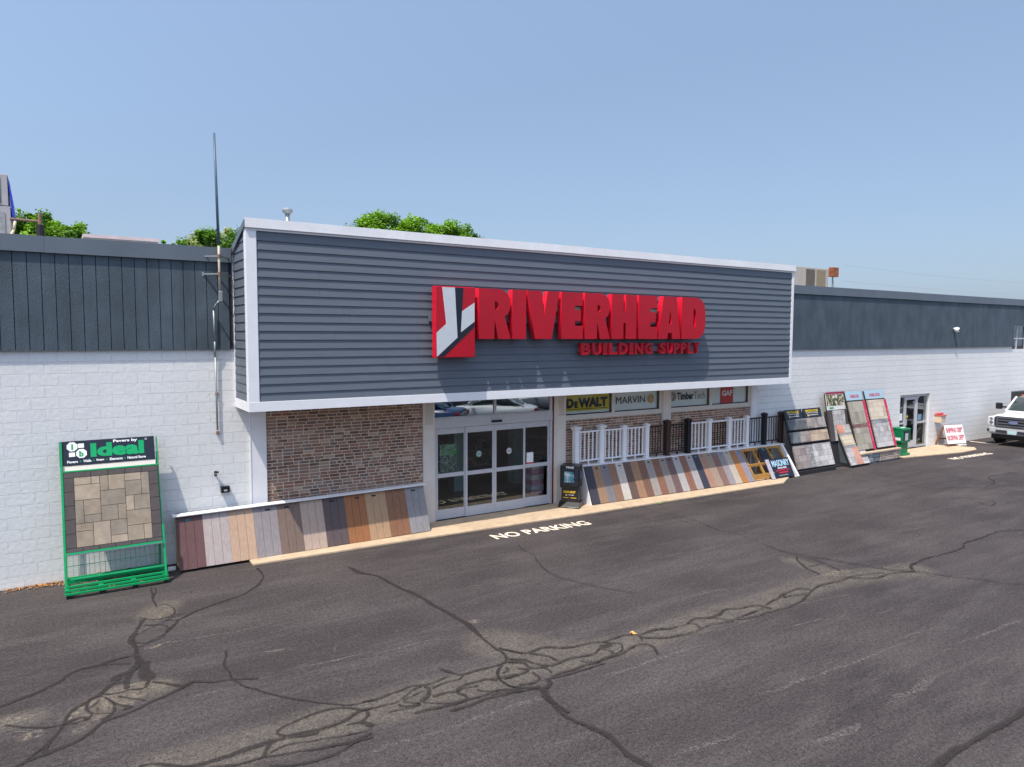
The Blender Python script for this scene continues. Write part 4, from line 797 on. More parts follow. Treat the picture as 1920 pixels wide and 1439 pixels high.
xobj('side_frame',b,m_grn,I_,LM,bevel=.003)
xobj('lip_shelf',MB().box(.03,1.48,-.11,-.076,zl(.64),zl(.655)),m_flash,I_,LM)
xobj('cream_strip',MB().box(.03,1.45,-.02,-.012,zl(1.995),zl(2.065)),m_cream,I_,LM)
sb=xobj('sign_board',MB().box(-.01,1.45,-.03,-.018,zl(2.075),zl(2.48)),m_signk,I_,LM,bevel=.002)
m_gi=mat('green_ink',(.0,.30,.10),.4); y_=-.034
xtext('lettering','Ideal',m_gi,sb,.45,zl(2.19),.83,.245,y_,bold=.05,M=LM); xtext('lettering','Pavers by',TXW,sb,.80,zl(2.40),.38,.062,y_-.003,bold=.035,M=LM)
for s,a,w_ in (('Pavers',.10,.155),('Walls',.335,.12),('Steps',.53,.12),('Elements',.735,.2),('Natural Stone',1.01,.29)): xtext('lettering',s,TXW,sb,a,zl(2.115),w_,.045,y_,bold=.03,M=LM)
for a in (.295,.49,.69,.97): xobj('bullet',MB().box(a-.01,a+.01,-.034,-.031,zl(2.125),zl(2.145)),m_gi,sb,LM)
def octo(cx,cz,r,m,y):
    b=MB(); pts=[(cx+r*math.cos(math.pi*(k+.5)/4),cz+r*math.sin(math.pi*(k+.5)/4)) for k in range(8)]; b.prism(pts,1,y,y+.002); xobj('emblem',b,m,sb,LM)
octo(.18,zl(2.385),.085,TXW,-.034); octo(.315,zl(2.265),.085,TXW,-.0345); xobj('emblem',MB().box(.265,.355,-.0335,-.031,zl(2.36),zl(2.43)),TXW,sb,LM); xobj('emblem',MB().box(.13,.22,-.0335,-.031,zl(2.22),zl(2.29)),TXW,sb,LM)
xtext('lettering','i',m_gi,sb,.165,zl(2.335),.03,.1,-.038,bold=.04,M=LM); xtext('lettering','b',m_gi,sb,.28,zl(2.215),.065,.1,-.038,bold=.04,M=LM); xtext('lettering','O',TXW,sb,1.30,zl(2.42),.035,.035,y_,bold=0,M=LM)
b=MB()
for z,y in ((.065,-1.06),(.115,-1.03),(.165,-.99)): b.box(-.04,1.50,y-.035,y,z,z+.035)
b.box(-.03,.02,-1.03,-.12,.05,.09); b.box(1.44,1.49,-1.03,-.12,.05,.09); b.box(.45,.52,-1.0,-.12,.05,.09); b.box(.94,1.01,-1.0,-.12,.05,.09); b.box(-.03,1.49,-.55,-.50,.09,.13); b.box(-.03,1.49,-.17,-.12,.05,.09)
b.box(-.03,.01,-.17,-.13,.09,2.2); b.box(1.45,1.49,-.17,-.13,.09,2.2)
obj('base_frame',b,m_grn,I_,bevel=.003)
b=MB()
for k in range(19): x=.02+k*.078; b.bar((x,-.42,.80),(x,-.72,.22),.006,.006)
for t in (0,.33,.66,1): b.bar((0,-.42-.30*t,.80-.58*t),(1.46,-.42-.30*t,.80-.58*t),.008,.008)
b.box(0,1.46,-.74,-.70,.185,.215); b.box(0,1.46,-.43,-.40,.79,.82)
obj('wire_mesh',b,m_grn,I_)
b=MB()
for x in (-.02,.45,.94,1.43):
    b.box(x,x+.07,-1.06,-.98,0,.05); b.box(x,x+.07,-.2,-.12,0,.05)
obj('foot_block',b,m_dark,I_)
# --- masonry displays ---
def stonemat(name,cs,scale,bw,bh,mort=(.06,.06,.06)):
    m,n,b=newmat(name); N=n.nodes; Lk=n.links.new
    tc=N.new('ShaderNodeTexCoord'); sp=N.new('ShaderNodeSeparateXYZ'); cb=N.new('ShaderNodeCombineXYZ'); Lk(tc.outputs['Object'],sp.inputs[0]); Lk(sp.outputs[0],cb.inputs[0]); Lk(sp.outputs[2],cb.inputs[1])
    br=N.new('ShaderNodeTexBrick'); Lk(cb.outputs[0],br.inputs[0]); br.inputs['Scale'].default_value=1; br.inputs['Brick Width'].default_value=bw; br.inputs['Row Height'].default_value=bh; br.inputs['Mortar Size'].default_value=.004; br.inputs['Mortar Smooth'].default_value=.2; br.offset=.37; br.squash=.7; br.squash_frequency=3
    br.inputs['Color1'].default_value=(.0,.0,.0,1); br.inputs['Color2'].default_value=(1,1,1,1); br.inputs['Mortar'].default_value=(.5,.5,.5,1)
    z=N.new('ShaderNodeTexNoise'); z.inputs['Scale'].default_value=scale; z.inputs['Detail'].default_value=7; z.inputs['Roughness'].default_value=.7; mp=N.new('ShaderNodeMapping'); mp.inputs['Scale'].default_value=(2.2,1,1); Lk(tc.outputs['Object'],mp.inputs[0]); Lk(mp.outputs[0],z.inputs[0])
    ad=N.new('ShaderNodeMath'); ad.operation='MULTIPLY_ADD'; Lk(br.outputs['Color'],ad.inputs[0]); ad.inputs[1].default_value=.35; Lk(z.outputs[0],ad.inputs[2])
    cr=N.new('ShaderNodeValToRGB'); e=cr.color_ramp.elements; e[0].position=.38; e[0].color=(*cs[0],1); e[1].position=.95; e[1].color=(*cs[-1],1)
    for i,c in enumerate(cs[1:-1]): q=cr.color_ramp.elements.new(.38+.57*(i+1)/(len(cs)-1)); q.color=(*c,1)
    Lk(ad.outputs[0],cr.inputs[0]); mx=N.new('ShaderNodeMix'); mx.data_type='RGBA'; Lk(br.outputs['Fac'],mx.inputs[0]); Lk(cr.outputs[0],mx.inputs[6]); mx.inputs[7].default_value=(*mort,1)
    Lk(mx.outputs[2],b.inputs['Base Color']); b.inputs['Roughness'].default_value=.85
    bp=N.new('ShaderNodeBump'); bp.inputs['Strength'].default_value=.5; bp.inputs['Distance'].default_value=.01; Lk(z.outputs[0],bp.inputs['Height']); Lk(bp.outputs[0],b.inputs['Normal']); return m
def picmat(name,cs,scale):
    m,n,b=newmat(name); N=n.nodes; Lk=n.links.new; tc=N.new('ShaderNodeTexCoord'); z=N.new('ShaderNodeTexNoise'); z.inputs['Scale'].default_value=scale; z.inputs['Detail'].default_value=3; z.inputs['Distortion'].default_value=.6; Lk(tc.outputs['Object'],z.inputs[0])
    cr=N.new('ShaderNodeValToRGB'); cr.color_ramp.interpolation='CONSTANT' if len(cs)>4 else 'LINEAR'; e=cr.color_ramp.elements; e[0].position=.36; e[0].color=(*cs[0],1); e[1].position=.62; e[1].color=(*cs[-1],1)
    for i,c in enumerate(cs[1:-1]): q=cr.color_ramp.elements.new(.36+.26*(i+1)/(len(cs)-1)); q.color=(*c,1)
    Lk(z.outputs[0],cr.inputs[0]); Lk(cr.outputs[0],b.inputs['Base Color']); b.inputs['Roughness'].default_value=.35; return m
g1=stonemat('charcoal_slate_paver',((.05,.055,.065),(.11,.12,.13),(.20,.21,.22)),4,.55,.33); g2=stonemat('ash_gray_paver',((.10,.09,.085),(.28,.24,.22),(.48,.44,.42)),4,.35,.36)
g3=stonemat('tan_blend_paver',((.26,.2,.16),(.42,.31,.22),(.50,.40,.30)),2,.5,.3); g4=stonemat('brown_gray_paver',((.16,.13,.12),(.27,.23,.215),(.36,.31,.29)),4,.4,.2); g5=stonemat('pale_gray_paver',((.24,.22,.22),(.40,.38,.37),(.56,.53,.51)),4,.38,.17,(.14,.13,.13))
g6=stonemat('beige_paver',((.36,.29,.22),(.52,.44,.34),(.60,.52,.42)),2,.45,.17,(.25,.2,.17)); g7=stonemat('olive_gray_paver',((.20,.175,.14),(.31,.28,.225),(.40,.36,.30)),2.5,.4,.35,(.12,.11,.09)); g8=stonemat('red_blend_paver',((.20,.20,.20),(.34,.30,.28),(.48,.20,.13)),2.2,.2,.12); g9=stonemat('yellow_beige_paver',((.40,.33,.23),(.50,.43,.31),(.56,.50,.40)),2,.5,.11,(.22,.2,.18)); g10=stonemat('banded_gray_paver',((.12,.12,.14),(.24,.24,.25),(.33,.33,.34)),5,.3,.1); g11=stonemat('maroon_band_paver',((.14,.07,.06),(.20,.10,.09),(.24,.13,.12)),4,.2,.1)
def nico(x0,x1,lab,mats,left):
    t=thing('masonry_display',lab,'display rack',((x0+x1)/2,-.5,0)); LM=leanM(x0,-.86,.14,-.3,1.98); w_=x1-x0; f=math.hypot(.56,1.84)/1.84; zl=lambda z:(z-.14)*f
    xobj('backing_frame',MB().box(0,w_,.0,.04,-.02,zl(1.9)),m_dark,t,LM)
    sg=xobj('header_sign',MB().box(.0,w_-.04,-.03,-.005,zl(1.70),zl(1.985)),m_signk,t,LM)
    xtext('lettering','NICOLOCK',mat('sign_yellow_ink',(.62,.42,.01),.4),sg,.12,zl(1.87),w_-.3,.075,-.035,bold=.045,M=LM); xtext('lettering','PAVING STONES',TXW,sg,.15,zl(1.825),w_-.36,.03,-.034,bold=.01,M=LM); xtext('lettering','paverSHIELD',TXW,sg,.27,zl(1.75),w_-.5,.04,-.034,bold=.02,M=LM)
    xobj('emblem',MB().box(.19,.245,-.034,-.0301,zl(1.735),zl(1.80)),mat('emblem_yellow',(.7,.5,.15),.4),sg,LM)
    for (za,zb,mi) in ((1.36,1.68,0),(.955,1.29,1)):
        for k,(a,c) in enumerate(((.01,w_*.48),(w_*.485,w_-.01)) if mi or not left else ((.01,w_-.01),)):
            xobj('paver_sample',MB().box(a,c,-.085,-.01,zl(za),zl(zb)),mats[mi][k%len(mats[mi])],t,LM@Matrix.Rotation(R(-3),4,'X') if False else LM,bevel=.006)
        xobj('sample_shelf',MB().box(0,w_,-.12,.0,zl(za)-.025,zl(za)-.003),m_dark,t,LM)
    xobj('paver_sample',MB().box(.01,w_*.78 if left else w_*.99,-.075,-.01,.03,zl(.88)),mats[2][0],t,LM,bevel=.005)
    if left: xobj('paver_sample',MB().box(w_*.785,w_,-.075,-.01,.03,zl(.88)),g10,t,LM,bevel=.005)
    obj('base_tray',MB().box(x0-.01,x1+.01,-.95,-.12,.0,.13),m_dark,t,bevel=.006)
nico(19.30,20.22,'left of two black headed NICOLOCK paver racks, charcoal slate pavers partly in shade',[[g1],[g1,g4],[g4]],True)
nico(20.24,21.22,'right of two black headed NICOLOCK paver racks, pale ash and tan pavers in the sun',[[g2],[g3,g3],[g5]],False)
# poster rack behind narrow lean rack
t=thing('poster_rack','paver rack with a picture poster header behind the narrow leaning rack','display rack',(22.1,-.3,0)); LM=leanM(21.60,-.62,.05,-.2,2.45)
m_photo=picmat('poster_picture',((.02,.05,.01),(.10,.13,.04),(.30,.2,.13),(.60,.52,.46),(.70,.63,.58)),9); 
xobj('backing_frame',MB().box(0,1.10,0,.04,0,2.42),m_dark,t,LM); xobj('paver_sample',MB().box(.22,.9,-.05,-.001,.8,1.82),g5,t,LM); xobj('paver_sample',MB().box(.0,.215,-.05,-.001,.8,1.82),m_pd,t,LM);xobj('paver_sample',MB().box(.905,1.1,-.05,-.001,.8,1.82),m_pd,t,LM)
pp=xobj('poster',MB().box(-.02,1.08,-.03,-.018,1.84,2.44),mat('poster_paper',(.62,.6,.56),.5),t,LM); xobj('picture',MB().box(.0,1.06,-.034,-.0305,1.98,2.36),m_photo,pp,LM); xobj('red_band',MB().box(-.02,1.08,-.035,-.0305,2.375,2.44),mat('poster_maroon',(.28,.01,.05),.4),pp,LM); xobj('green_badge',MB().box(.12,.34,-.034,-.0305,1.88,1.935),m_gi,pp,LM)
obj('base',MB().box(21.6,22.7,-.7,-.1,0,.06),m_dark,t)
t=thing('narrow_paver_rack','narrow steep leaning rack of red, beige and gray pavers standing forward of the others','display rack',(22.45,-.7,0)); LM=leanM(21.95,-1.02,.05,-.27,1.60); H=math.hypot(.75,1.55)
xobj('backing_frame',MB().box(0,1.04,.0,.06,-.02,H),m_dark,t,LM); 
for za,zb,mm in ((.02,.62,g8),(.625,.70,g10),(.705,1.06,g9),(1.065,1.13,g10),(1.135,1.55,g8),(1.555,H,g10)):
    if mm is g8: xobj('paver_band',MB().box(.0,.33,-.05,-.001,za,zb),g5 if za<1 else mat('salmon_paver',(.50,.22,.15),.85,.2,4),t,LM,bevel=.003); xobj('paver_band',MB().box(.333,.72,-.05,-.001,za,zb),mat('salmon_paver2',(.45,.24,.18),.85,.22,4) if za<1 else g5,t,LM,bevel=.003); xobj('paver_band',MB().box(.723,1.04,-.05,-.001,za,zb),g5 if za<1 else mat('yellow_paver',(.48,.42,.28),.85,.2,4),t,LM,bevel=.003)
    else: xobj('paver_band',MB().box(0,1.04,-.05,-.001,za,zb),mm,t,LM,bevel=.003)
obj('prop_frame',MB().bar((22.0,-.15,.0),(22.0,-.3,1.5),.05,.05).bar((22.93,-.15,0),(22.93,-.3,1.5),.05,.05).bar((22.0,-.15,.1),(22.0,-.95,.1),.05,.05).bar((22.93,-.15,.1),(22.93,-.95,.1),.05,.05).box(21.97,22.97,-1.02,-.1,0,.04),m_dark,t)
obj('side_panel',MB().prism([(-.93,.05),(-.14,.05),(-.24,1.5)],0,21.985,21.995),mat('gray_side',(.07,.09,.10),.6),t)
m_lb=mat('sign_pale_blue',(.33,.46,.54),.4,.04); m_cr=mat('crimson_strip',(.50,.02,.07),.4,.06); m_cri=mat('crimson_ink',(.45,.03,.08),.4)
def uni(x0,x1,lab,seq,blk):
    t=thing('masonry_display',lab,'display rack',((x0+x1)/2,-.5,0)); LM=leanM(x0,-.84,.47,-.26,2.44); w_=x1-x0; f=math.hypot(.58,1.97)/1.97; zl=lambda z:(z-.47)*f
    xobj('backing_frame',MB().box(0,w_,0,.04,-.03,zl(2.42)),m_dark,t,LM)
    sg=xobj('header_sign',MB().box(.0,w_-.06,-.03,-.015,zl(2.14),zl(2.44)),m_lb,t,LM)
    xtext('lettering','UNILOCK',m_cri,sg,.24,zl(2.22),w_-.5,.11,-.034,bold=.035,M=LM)
    for (za,zb,mm) in seq: xobj('paver_sample',MB().box(.03,w_-.16,-.05,-.001,zl(za),zl(zb)),mm,t,LM,bevel=.003)
    st=xobj('crimson_strip',MB().box(w_-.15,w_-.02,-.055,-.001,zl(.47),zl(2.1)),m_cr,t,LM)
    for k,c in enumerate('STONE & PAVERS'):
        if c!=' ': xtext('small_letter',c,mat('pale_pink_ink',(.6,.4,.42),.4) if k==0 else bpy.data.materials['pale_pink_ink'],st,w_-.11,zl(1.72-k*.075),.045,.045,-.058,bold=.01,M=LM)
    obj('base_tray',MB().box(x0+.02,x1-.02,-.93,-.1,.0,.045),m_flash,t)
    stn=stonemat('rough_stone_%s'%x0,blk,7,.35,.16,(.05,.05,.05)); b=MB()
    for r in range(2):
        n=3
        for k in range(n):
            a=x0+.02+(w_+.18)*k/n*.93; b.box(a+.004,a+(w_+.18)*.93/n-.004,-.95+random.uniform(-.012,.012),-.15,.05+r*.155,.05+r*.155+.15)
    obj('wall_stone',b,stn,t,bevel=.018); obj('cap_stone',MB().box(x0,x0+(w_+.18)*.94,-.99,-.12,.362,.425),mat('cap_stone',(.50,.38,.27),.85,.12,6,.4),t,bevel=.012)
uni(22.60,23.62,'left UNILOCK rack with olive gray pavers behind the narrow rack, on dark gray stone blocks',[(.5,1.22,g7),(1.225,1.34,g11),(1.345,2.1,g7)],((.09,.10,.115),(.26,.27,.28),(.60,.58,.56)))
uni(23.74,24.92,'right UNILOCK rack of beige over pale gray pavers on brown stone blocks',[(.5,1.30,g5),(1.305,1.43,g10),(1.435,2.1,g6)],((.20,.15,.12),(.42,.33,.27),(.58,.48,.40)))
# --- free paper box ---
t=thing('paper_box','black plastic free paper box with a magazine in its window beside the entrance','newspaper box',(10.62,-.60,.05),rot=(0,0,R(-50)))
b=MB(); b.box(-.25,.25,0.02,.40,.48,1.06); obj('upper_cabinet',b,m_black,t,bevel=.03)
obj('lower_cabinet',MB().prism([(-.21,.48),(.21,.48),(.22,.10),(-.22,.10)],1,.05,.37),m_black,t,bevel=.01)
obj('foot',MB().prism([(-.07,0),(-.07,.03),(.05,.14),(.37,.14),(.44,.03),(.44,0)],0,-.27,.27),m_black,t,bevel=.01)
dr=obj('window_door',MB().box(-.22,.22,-.005,.02,.55,.98),m_signk,t,bevel=.02); obj('magazine',MB().box(-.13,.11,-.009,-.0051,.64,.91),picmat('magazine_cover',((.03,.06,.09),(.04,.26,.36),(.30,.40,.42),(.6,.65,.65)),7),dr)
obj('handle',MB().box(.14,.2,-.03,-.006,.74,.77),m_dark,dr)
text('lettering','FREE',TXW,t,-.09,.985,.20,.05,.014,bold=.03); text('lettering','RESIDENT',mat('amber_ink',(.65,.42,.02),.4),t,-.16,.36,.31,.055,.044,bold=.05)
obj('emblem',MB().box(-.11,-.075,.044,.049,.29,.325),bpy.data.materials['emblem_yellow'],t); text('lettering','community',TXW,t,-.06,.30,.17,.025,.044,bold=.02); obj('sticker_line',MB().box(-.17,-.03,.044,.049,.235,.25).box(.02,.17,.044,.049,.235,.25),bpy.data.materials['amber_ink'],t); obj('base_sticker',MB().prism([(-.072,.02),(-.072,.024),(-.02,.075),(-.02,.071)],0,0,.17),TXG,t)
obj('side_sticker',MB().box(.2505,.252,.12,.28,.72,.9),mat('blue_label',(.05,.2,.4),.4),t)
# --- green box ---
m_gb=mat('green_plastic',(.005,.17,.065),.35,.06,3,spec=.5)
t=thing('paper_box','green plastic paper box with white labels beside the stone blocks','newspaper box',(25.7,-.78,.05))
obj('upper_cabinet',MB().box(25.43,25.97,-.78,-.28,.52,.98).prism([(-.80,.98),(-.80,1.02),(-.5,1.06),(-.26,1.03),(-.26,.98)],0,25.42,25.98),m_gb,t,bevel=.02)
obj('lower_cabinet',MB().box(25.47,25.93,-.72,-.32,.12,.52).box(25.44,25.96,-.8,-.26,.05,.13),m_gb,t,bevel=.012)
obj('window',MB().box(25.52,25.88,-.785,-.781,.60,.92),m_signk,t); obj('newspaper',MB().box(25.60,25.80,-.79,-.7855,.60,.86),mat('newsprint',(.5,.48,.47),.8,.2,20),t); obj('label_sticker',MB().box(25.425,25.4295,-.72,-.48,.60,.70),TXW,t); obj('label_sticker',MB().box(25.464,25.4695,-.68,-.40,.2,.32),TXW,t); obj('top_sticker',MB().box(25.6,25.8,-.7,-.55,1.045,1.049),TXW,t)
# --- mailbox on wall, a-frame ---
t=thing('drop_box','cream wall mounted drop box with a red lid beside the side door','mailbox',(29.3,-.1,.95)); obj('box_body',MB().box(29.15,29.5,-.26,-.002,.95,1.22),mat('cream_paint',(.62,.50,.36),.5,.05),t,bevel=.01); obj('lid',MB().prism([(-.29,1.22),(-.29,1.25),(-.002,1.30),(-.002,1.22)],0,29.13,29.52),mat('faded_red_paint',(.48,.09,.08),.5,.1),t,bevel=.005); obj('slot_plate',MB().box(29.2,29.45,-.263,-.2605,1.1,1.15),m_alu,t); obj('red_flowers',MB().box(29.15,29.45,-.2,-.06,1.28,1.35),mat('red_flower',(.55,.12,.12),.8,.5,40),t,bevel=.03)
t=thing('a_frame_sign','white A-frame board with red SHIPPING and RECEIVING DEPT lettering on a wooden stand','sign',(29.7,-.42,.05),rot=(0,0,R(-12)))
LM=Matrix.Translation((0,-.22,.10))@Matrix.Rotation(R(-17),4,'X'); bd=xobj('sign_board',MB().box(-.5,.5,-.02,0,0,.74),TXW,t,LM,bevel=.003)
m_fr=mat('faded_red_ink',(.5,.12,.14),.5)
for s,z in (('SHIPPING DEPT',.43),('RECEIVING DEPT',.13)):
    xtext('lettering',s.split()[0],m_fr,bd,-.46,z,.56,.2,-.024,bold=.05,M=LM); xtext('lettering','DEPT',m_fr,bd,.15,z,.31,.2,-.024,bold=.05,M=LM)
obj('wooden_stand',MB().bar((-.47,.0,.80),(-.47,.32,0),.04,.06).bar((.47,0,.80),(.47,.32,0),.04,.06).bar((-.47,.22,.25),(.47,.22,.25),.03,.06).bar((-.47,-.2,.1),(-.47,-.22,0),.04,.05).bar((.40,-.2,.1),(.40,-.22,0),.04,.05).bar((-.47,0,.8),(.47,0,.8),.03,.05),mat('brown_wood',(.22,.09,.04),.7,.2),t)
obj('ballast_block',MB().box(.05,.45,-.30,-.12,.0,.07),m_cream,t,bevel=.01)
# --- wall fittings ---
t=thing('radio_antenna','tall thin whip antenna held off the gray parapet on two rusty brackets','antenna',(2.56,-.28,2.45))
m_pole=mat('galvanised',(.30,.32,.33),.45,.1,9,metal=.4); m_rust=mat('rusty_steel',(.22,.14,.10),.8,.3,20); m_whip=mat('whip_blue_gray',(.07,.12,.16),.4)
obj('whip',MB().bar((2.60,-.28,6.0),(2.565,-.28,8.05),.055,.055,n=10,r2=.75),m_whip,t,smooth=True); obj('mast',MB().bar((2.60,-.28,5.05),(2.60,-.28,6.1),.045,.045,n=10),mat('tan_mast',(.48,.42,.33),.5,.15),t,smooth=True)
for z in (5.47,5.80): br=obj('bracket_arm',MB().bar((2.35,-.06,z),(2.585,-.28,z),.022,.022).bar((2.85,-.06,z-.02),(2.6,-.28,z),.022,.022).bar((2.35,-.062,z-.04),(2.35,-.062,z+.04),.04,.01),m_pole,t); obj('clamp',MB().bar((2.60,-.28,z-.03),(2.60,-.28,z+.03),.075,.075,n=8),m_rust,br)
obj('coupler',MB().box(2.575,2.645,-.315,-.245,4.95,5.15),m_pole,t,bevel=.01)
b=MB(); b.tube([(2.59,-.28,4.97),(2.53,-.26,4.90),(2.51,-.12,4.8),(2.52,-.10,4.2),(2.53,-.05,3.9),(2.54,-.045,2.5)],.035); obj('cable_conduit',b,m_pole,t,smooth=True)
for z in (3.2,2.45): obj('conduit_fitting',MB().box(2.515,2.57,-.06,-.002,z-.03,z+.03),m_rust,t,bevel=.01)
t=thing('flood_light','small black wall lamp on the white block wall right of the paver rack','lamp',(2.64,-.05,1.34)); obj('lamp_housing',MB().box(2.57,2.73,-.10,-.002,1.27,1.40),m_black,t,bevel=.01); obj('lamp_lens',MB().prism([(-.10,1.31),(-.10,1.335),(-.125,1.325),(-.125,1.305)],0,2.62,2.68),TXG,t)
t=thing('hose_spigot','small metal hose tap above the black wall lamp','tap',(2.49,-.05,1.65)); obj('pipe_stub',MB().bar((2.48,0,1.66),(2.48,-.10,1.66),.03,.03,n=8),m_pole,t); obj('valve_body',MB().bar((2.48,-.07,1.61),(2.48,-.07,1.71),.05,.05,n=8).bar((2.48,-.07,1.69),(2.53,-.10,1.69),.03,.03),m_dark,t)
t=thing('security_camera','white dome security camera on the right gray parapet','camera',(30.2,-.1,4.62)); obj('mount',MB().bar((30.2,-.06,4.66),(30.2,-.15,4.66),.06,.06,n=8),TXW,t); obj('camera_body',MB().lathe((30.2,-.18,4.62),[(.01,-.11),(.08,-.08),(.10,0),(.09,.07),(.01,.1)],16),TXW,t,smooth=True); obj('lens_window',MB().lathe((30.22,-.245,4.61),[(.01,-.05),(.045,-.03),(.05,.02),(.01,.05)],12),m_black,t,smooth=True)
# --- roof things ---
m_hv=mat('beige_metal',(.42,.37,.32),.5,.08,4); m_hvg=mat('gray_metal',(.38,.36,.36),.5,.12,4)
t=thing('rooftop_unit','tall gray roof cooling unit with a dark coil and blue tarp','roof unit',(-1.7,3.4,5.6)); lo_=obj('lower_cabinet',MB().box(-2.8,-.70,3.0,4.2,5.9,6.87),m_hvg,t,bevel=.01); obj('upper_cabinet',MB().box(-2.8,-.73,3.0,4.2,6.88,7.5),m_hvg,t,bevel=.01); obj('coil_panel',MB().box(-2.6,-.86,2.985,2.999,6.93,7.44),mat('dark_coil',(.04,.035,.05),.7,.4,60),t); obj('service_panel',MB().box(-2.6,-.80,2.985,2.999,6.25,6.75),mat('service_panel',(.30,.30,.31),.5,.3,12),t); obj('rail_base',MB().box(-2.8,-.7,3.05,4.1,5.6,5.9),m_dark,t)
obj('blue_tarp',MB().prism([(-.73,7.46),(-.69,7.2),(-.655,6.9),(-.645,6.6),(-.675,6.6),(-.70,7.0)],1,2.99,3.6),mat('blue_tarp',(.02,.04,.45),.5,.15),t); obj('hose',MB().tube([(-.63,2.93,6.58),(-.66,2.92,6.4),(-.78,2.9,6.15),(-1.05,2.9,5.95)],.05),mat('cream_hose',(.6,.5,.32),.5),t,smooth=True)
t=thing('vent_pipe','rusty horizontal pipe ending at a dark vertical roof stack on the left roof','pipe',(-.2,3,5.6)); obj('stack',MB().bar((-.22,3,5.6),(-.22,3,6.55),.13,.13,n=12),m_dark,t); obj('stack_top',MB().bar((-.22,3,6.55),(-.22,3,6.80),.07,.07,n=10),m_rust,t); obj('cross_pipe',MB().bar((-.72,3,6.63),(-.22,3,6.62),.05,.05,n=8),m_rust,t)
t=thing('roof_hatch','low pale pink roof curb box on the left roof','roof box',(1.2,3.3,5.6)); obj('curb',MB().box(.55,1.93,3.0,4.0,5.6,6.36),m_hvg,t); obj('cover',MB().box(.52,1.96,2.97,4.03,6.36,6.43),mat('pinkish_metal',(.62,.5,.5),.5),t)
t=thing('roof_vent','round capped metal vent pipe above the clapboard front','vent',(4.12,.6,5.6)); obj('pipe',MB().bar((4.12,.6,5.6),(4.12,.6,6.94),.10,.10,n=14),m_pole,t,smooth=True); obj('cap',MB().lathe((4.12,.6,6.90),[(.052,-.06),(.075,-.05),(.11,.0),(.11,.025),(.07,.06),(.01,.07)],18),m_pole,t)
t=thing('rooftop_unit','beige air conditioning unit on the right roof with a rust coloured box beside it','roof unit',(25.4,3.6,5.6)); obj('cabinet',MB().box(24.1,26.4,3.0,4.6,5.6,7.05),m_hv,t,bevel=.01); m_gr=mat('coil_grille',(.12,.10,.08),.7,.3,40,stretch=(1,1,.2))
obj('coil_grille',MB().box(24.95,25.5,2.985,2.999,5.9,6.98),m_gr,t); obj('coil_grille',MB().box(25.62,26.2,2.985,2.999,5.9,6.98),mat('coil_grille_tan',(.25,.20,.13),.7,.2,30),t)
t=thing('junction_box','rust orange metal box on a thin conduit on the right roof','box',(26.75,3,5.6)); obj('box',MB().box(26.55,26.95,2.9,3.1,6.75,7.13),mat('rust_orange',(.26,.085,.035),.8,.45,9),t,bevel=.01); obj('conduit',MB().bar((26.68,3,5.6),(26.68,3,6.75),.04,.04,n=8).bar((26.82,3,5.6),(26.72,3,6.76),.03,.03,n=8),m_pole,t)
for i,(z0,z1,lb) in enumerate(((13.4,13.9,'upper of two thin overhead cables in the far right sky'),(11.4,12.0,'lower of two thin overhead cables in the far right sky'))):
    o=obj('overhead_cable',MB().tube([(85+k*6,40,z0+(z1-z0)*k/12-.5*math.sin(math.pi*k/12)) for k in range(13)],.03),m_alu); tag(o,lb,'cable',group='overhead cables')
# posters in the entrance glass
t=thing('door_poster','green headed poster inside the left entrance door glass','poster',(7.6,.08,1.2)); 
obj('sheet',MB().box(7.36,7.80,.062,.066,1.15,1.80),picmat('poster_dark',((.02,.04,.03),(.08,.12,.10),(.3,.36,.33)),18),t); obj('green_header',MB().box(7.36,7.80,.058,.0615,1.55,1.80),picmat('poster_green',((.05,.33,.04),(.06,.34,.05),(.35,.4,.36),(.1,.15,.12)),9),t)
for x,c,l in ((8.37,(.25,.4,.35),'round pale green sticker on the second entrance door'),(9.22,(.55,.57,.57),'round white sticker on the third entrance door')):
    t=thing('door_sticker',l,'sticker',(x,.0,1.5)); ring(x,1.52,.075,0,.004,24,mat('sticker%d'%x,c,.4),t,'disc'); obj('stripe',MB().box(x-.055,x+.055,.0,.002,1.505,1.535),TXG,t)
t=thing('door_notice','small white notice with a red foot in the right entrance door','notice',(9.85,.03,1.3)); obj('sheet',MB().box(9.76,9.96,.037,.0415,1.17,1.42),TXW,t); obj('red_foot',MB().box(9.76,9.96,.034,.0368,1.10,1.168),GAFR,t)
t=thing('carton_stack','stack of pink and white cartons inside the right entrance door','cartons',(10.0,.9,.05))
for k in range(7): obj('carton',MB().box(10.2+random.uniform(-.02,.02),10.58+random.uniform(-.02,.02),.45,.85,.06+k*.135,.06+k*.135+.128),mat('carton%d'%k,(.55,.25,.36) if k%2 else (.62,.52,.56),.6),t,bevel=.005)
for k,(x,l) in enumerate(((9.17,'pale column seen inside the left door'),(11.1,'pale column seen inside the third door'))):
    t=obj('interior_column',MB().box(x-.15,x+.15,2.5,2.8,.05,2.95),mat('pale_teal%d'%k,(.35,.48,.46),.5)); tag(t,l,'column')
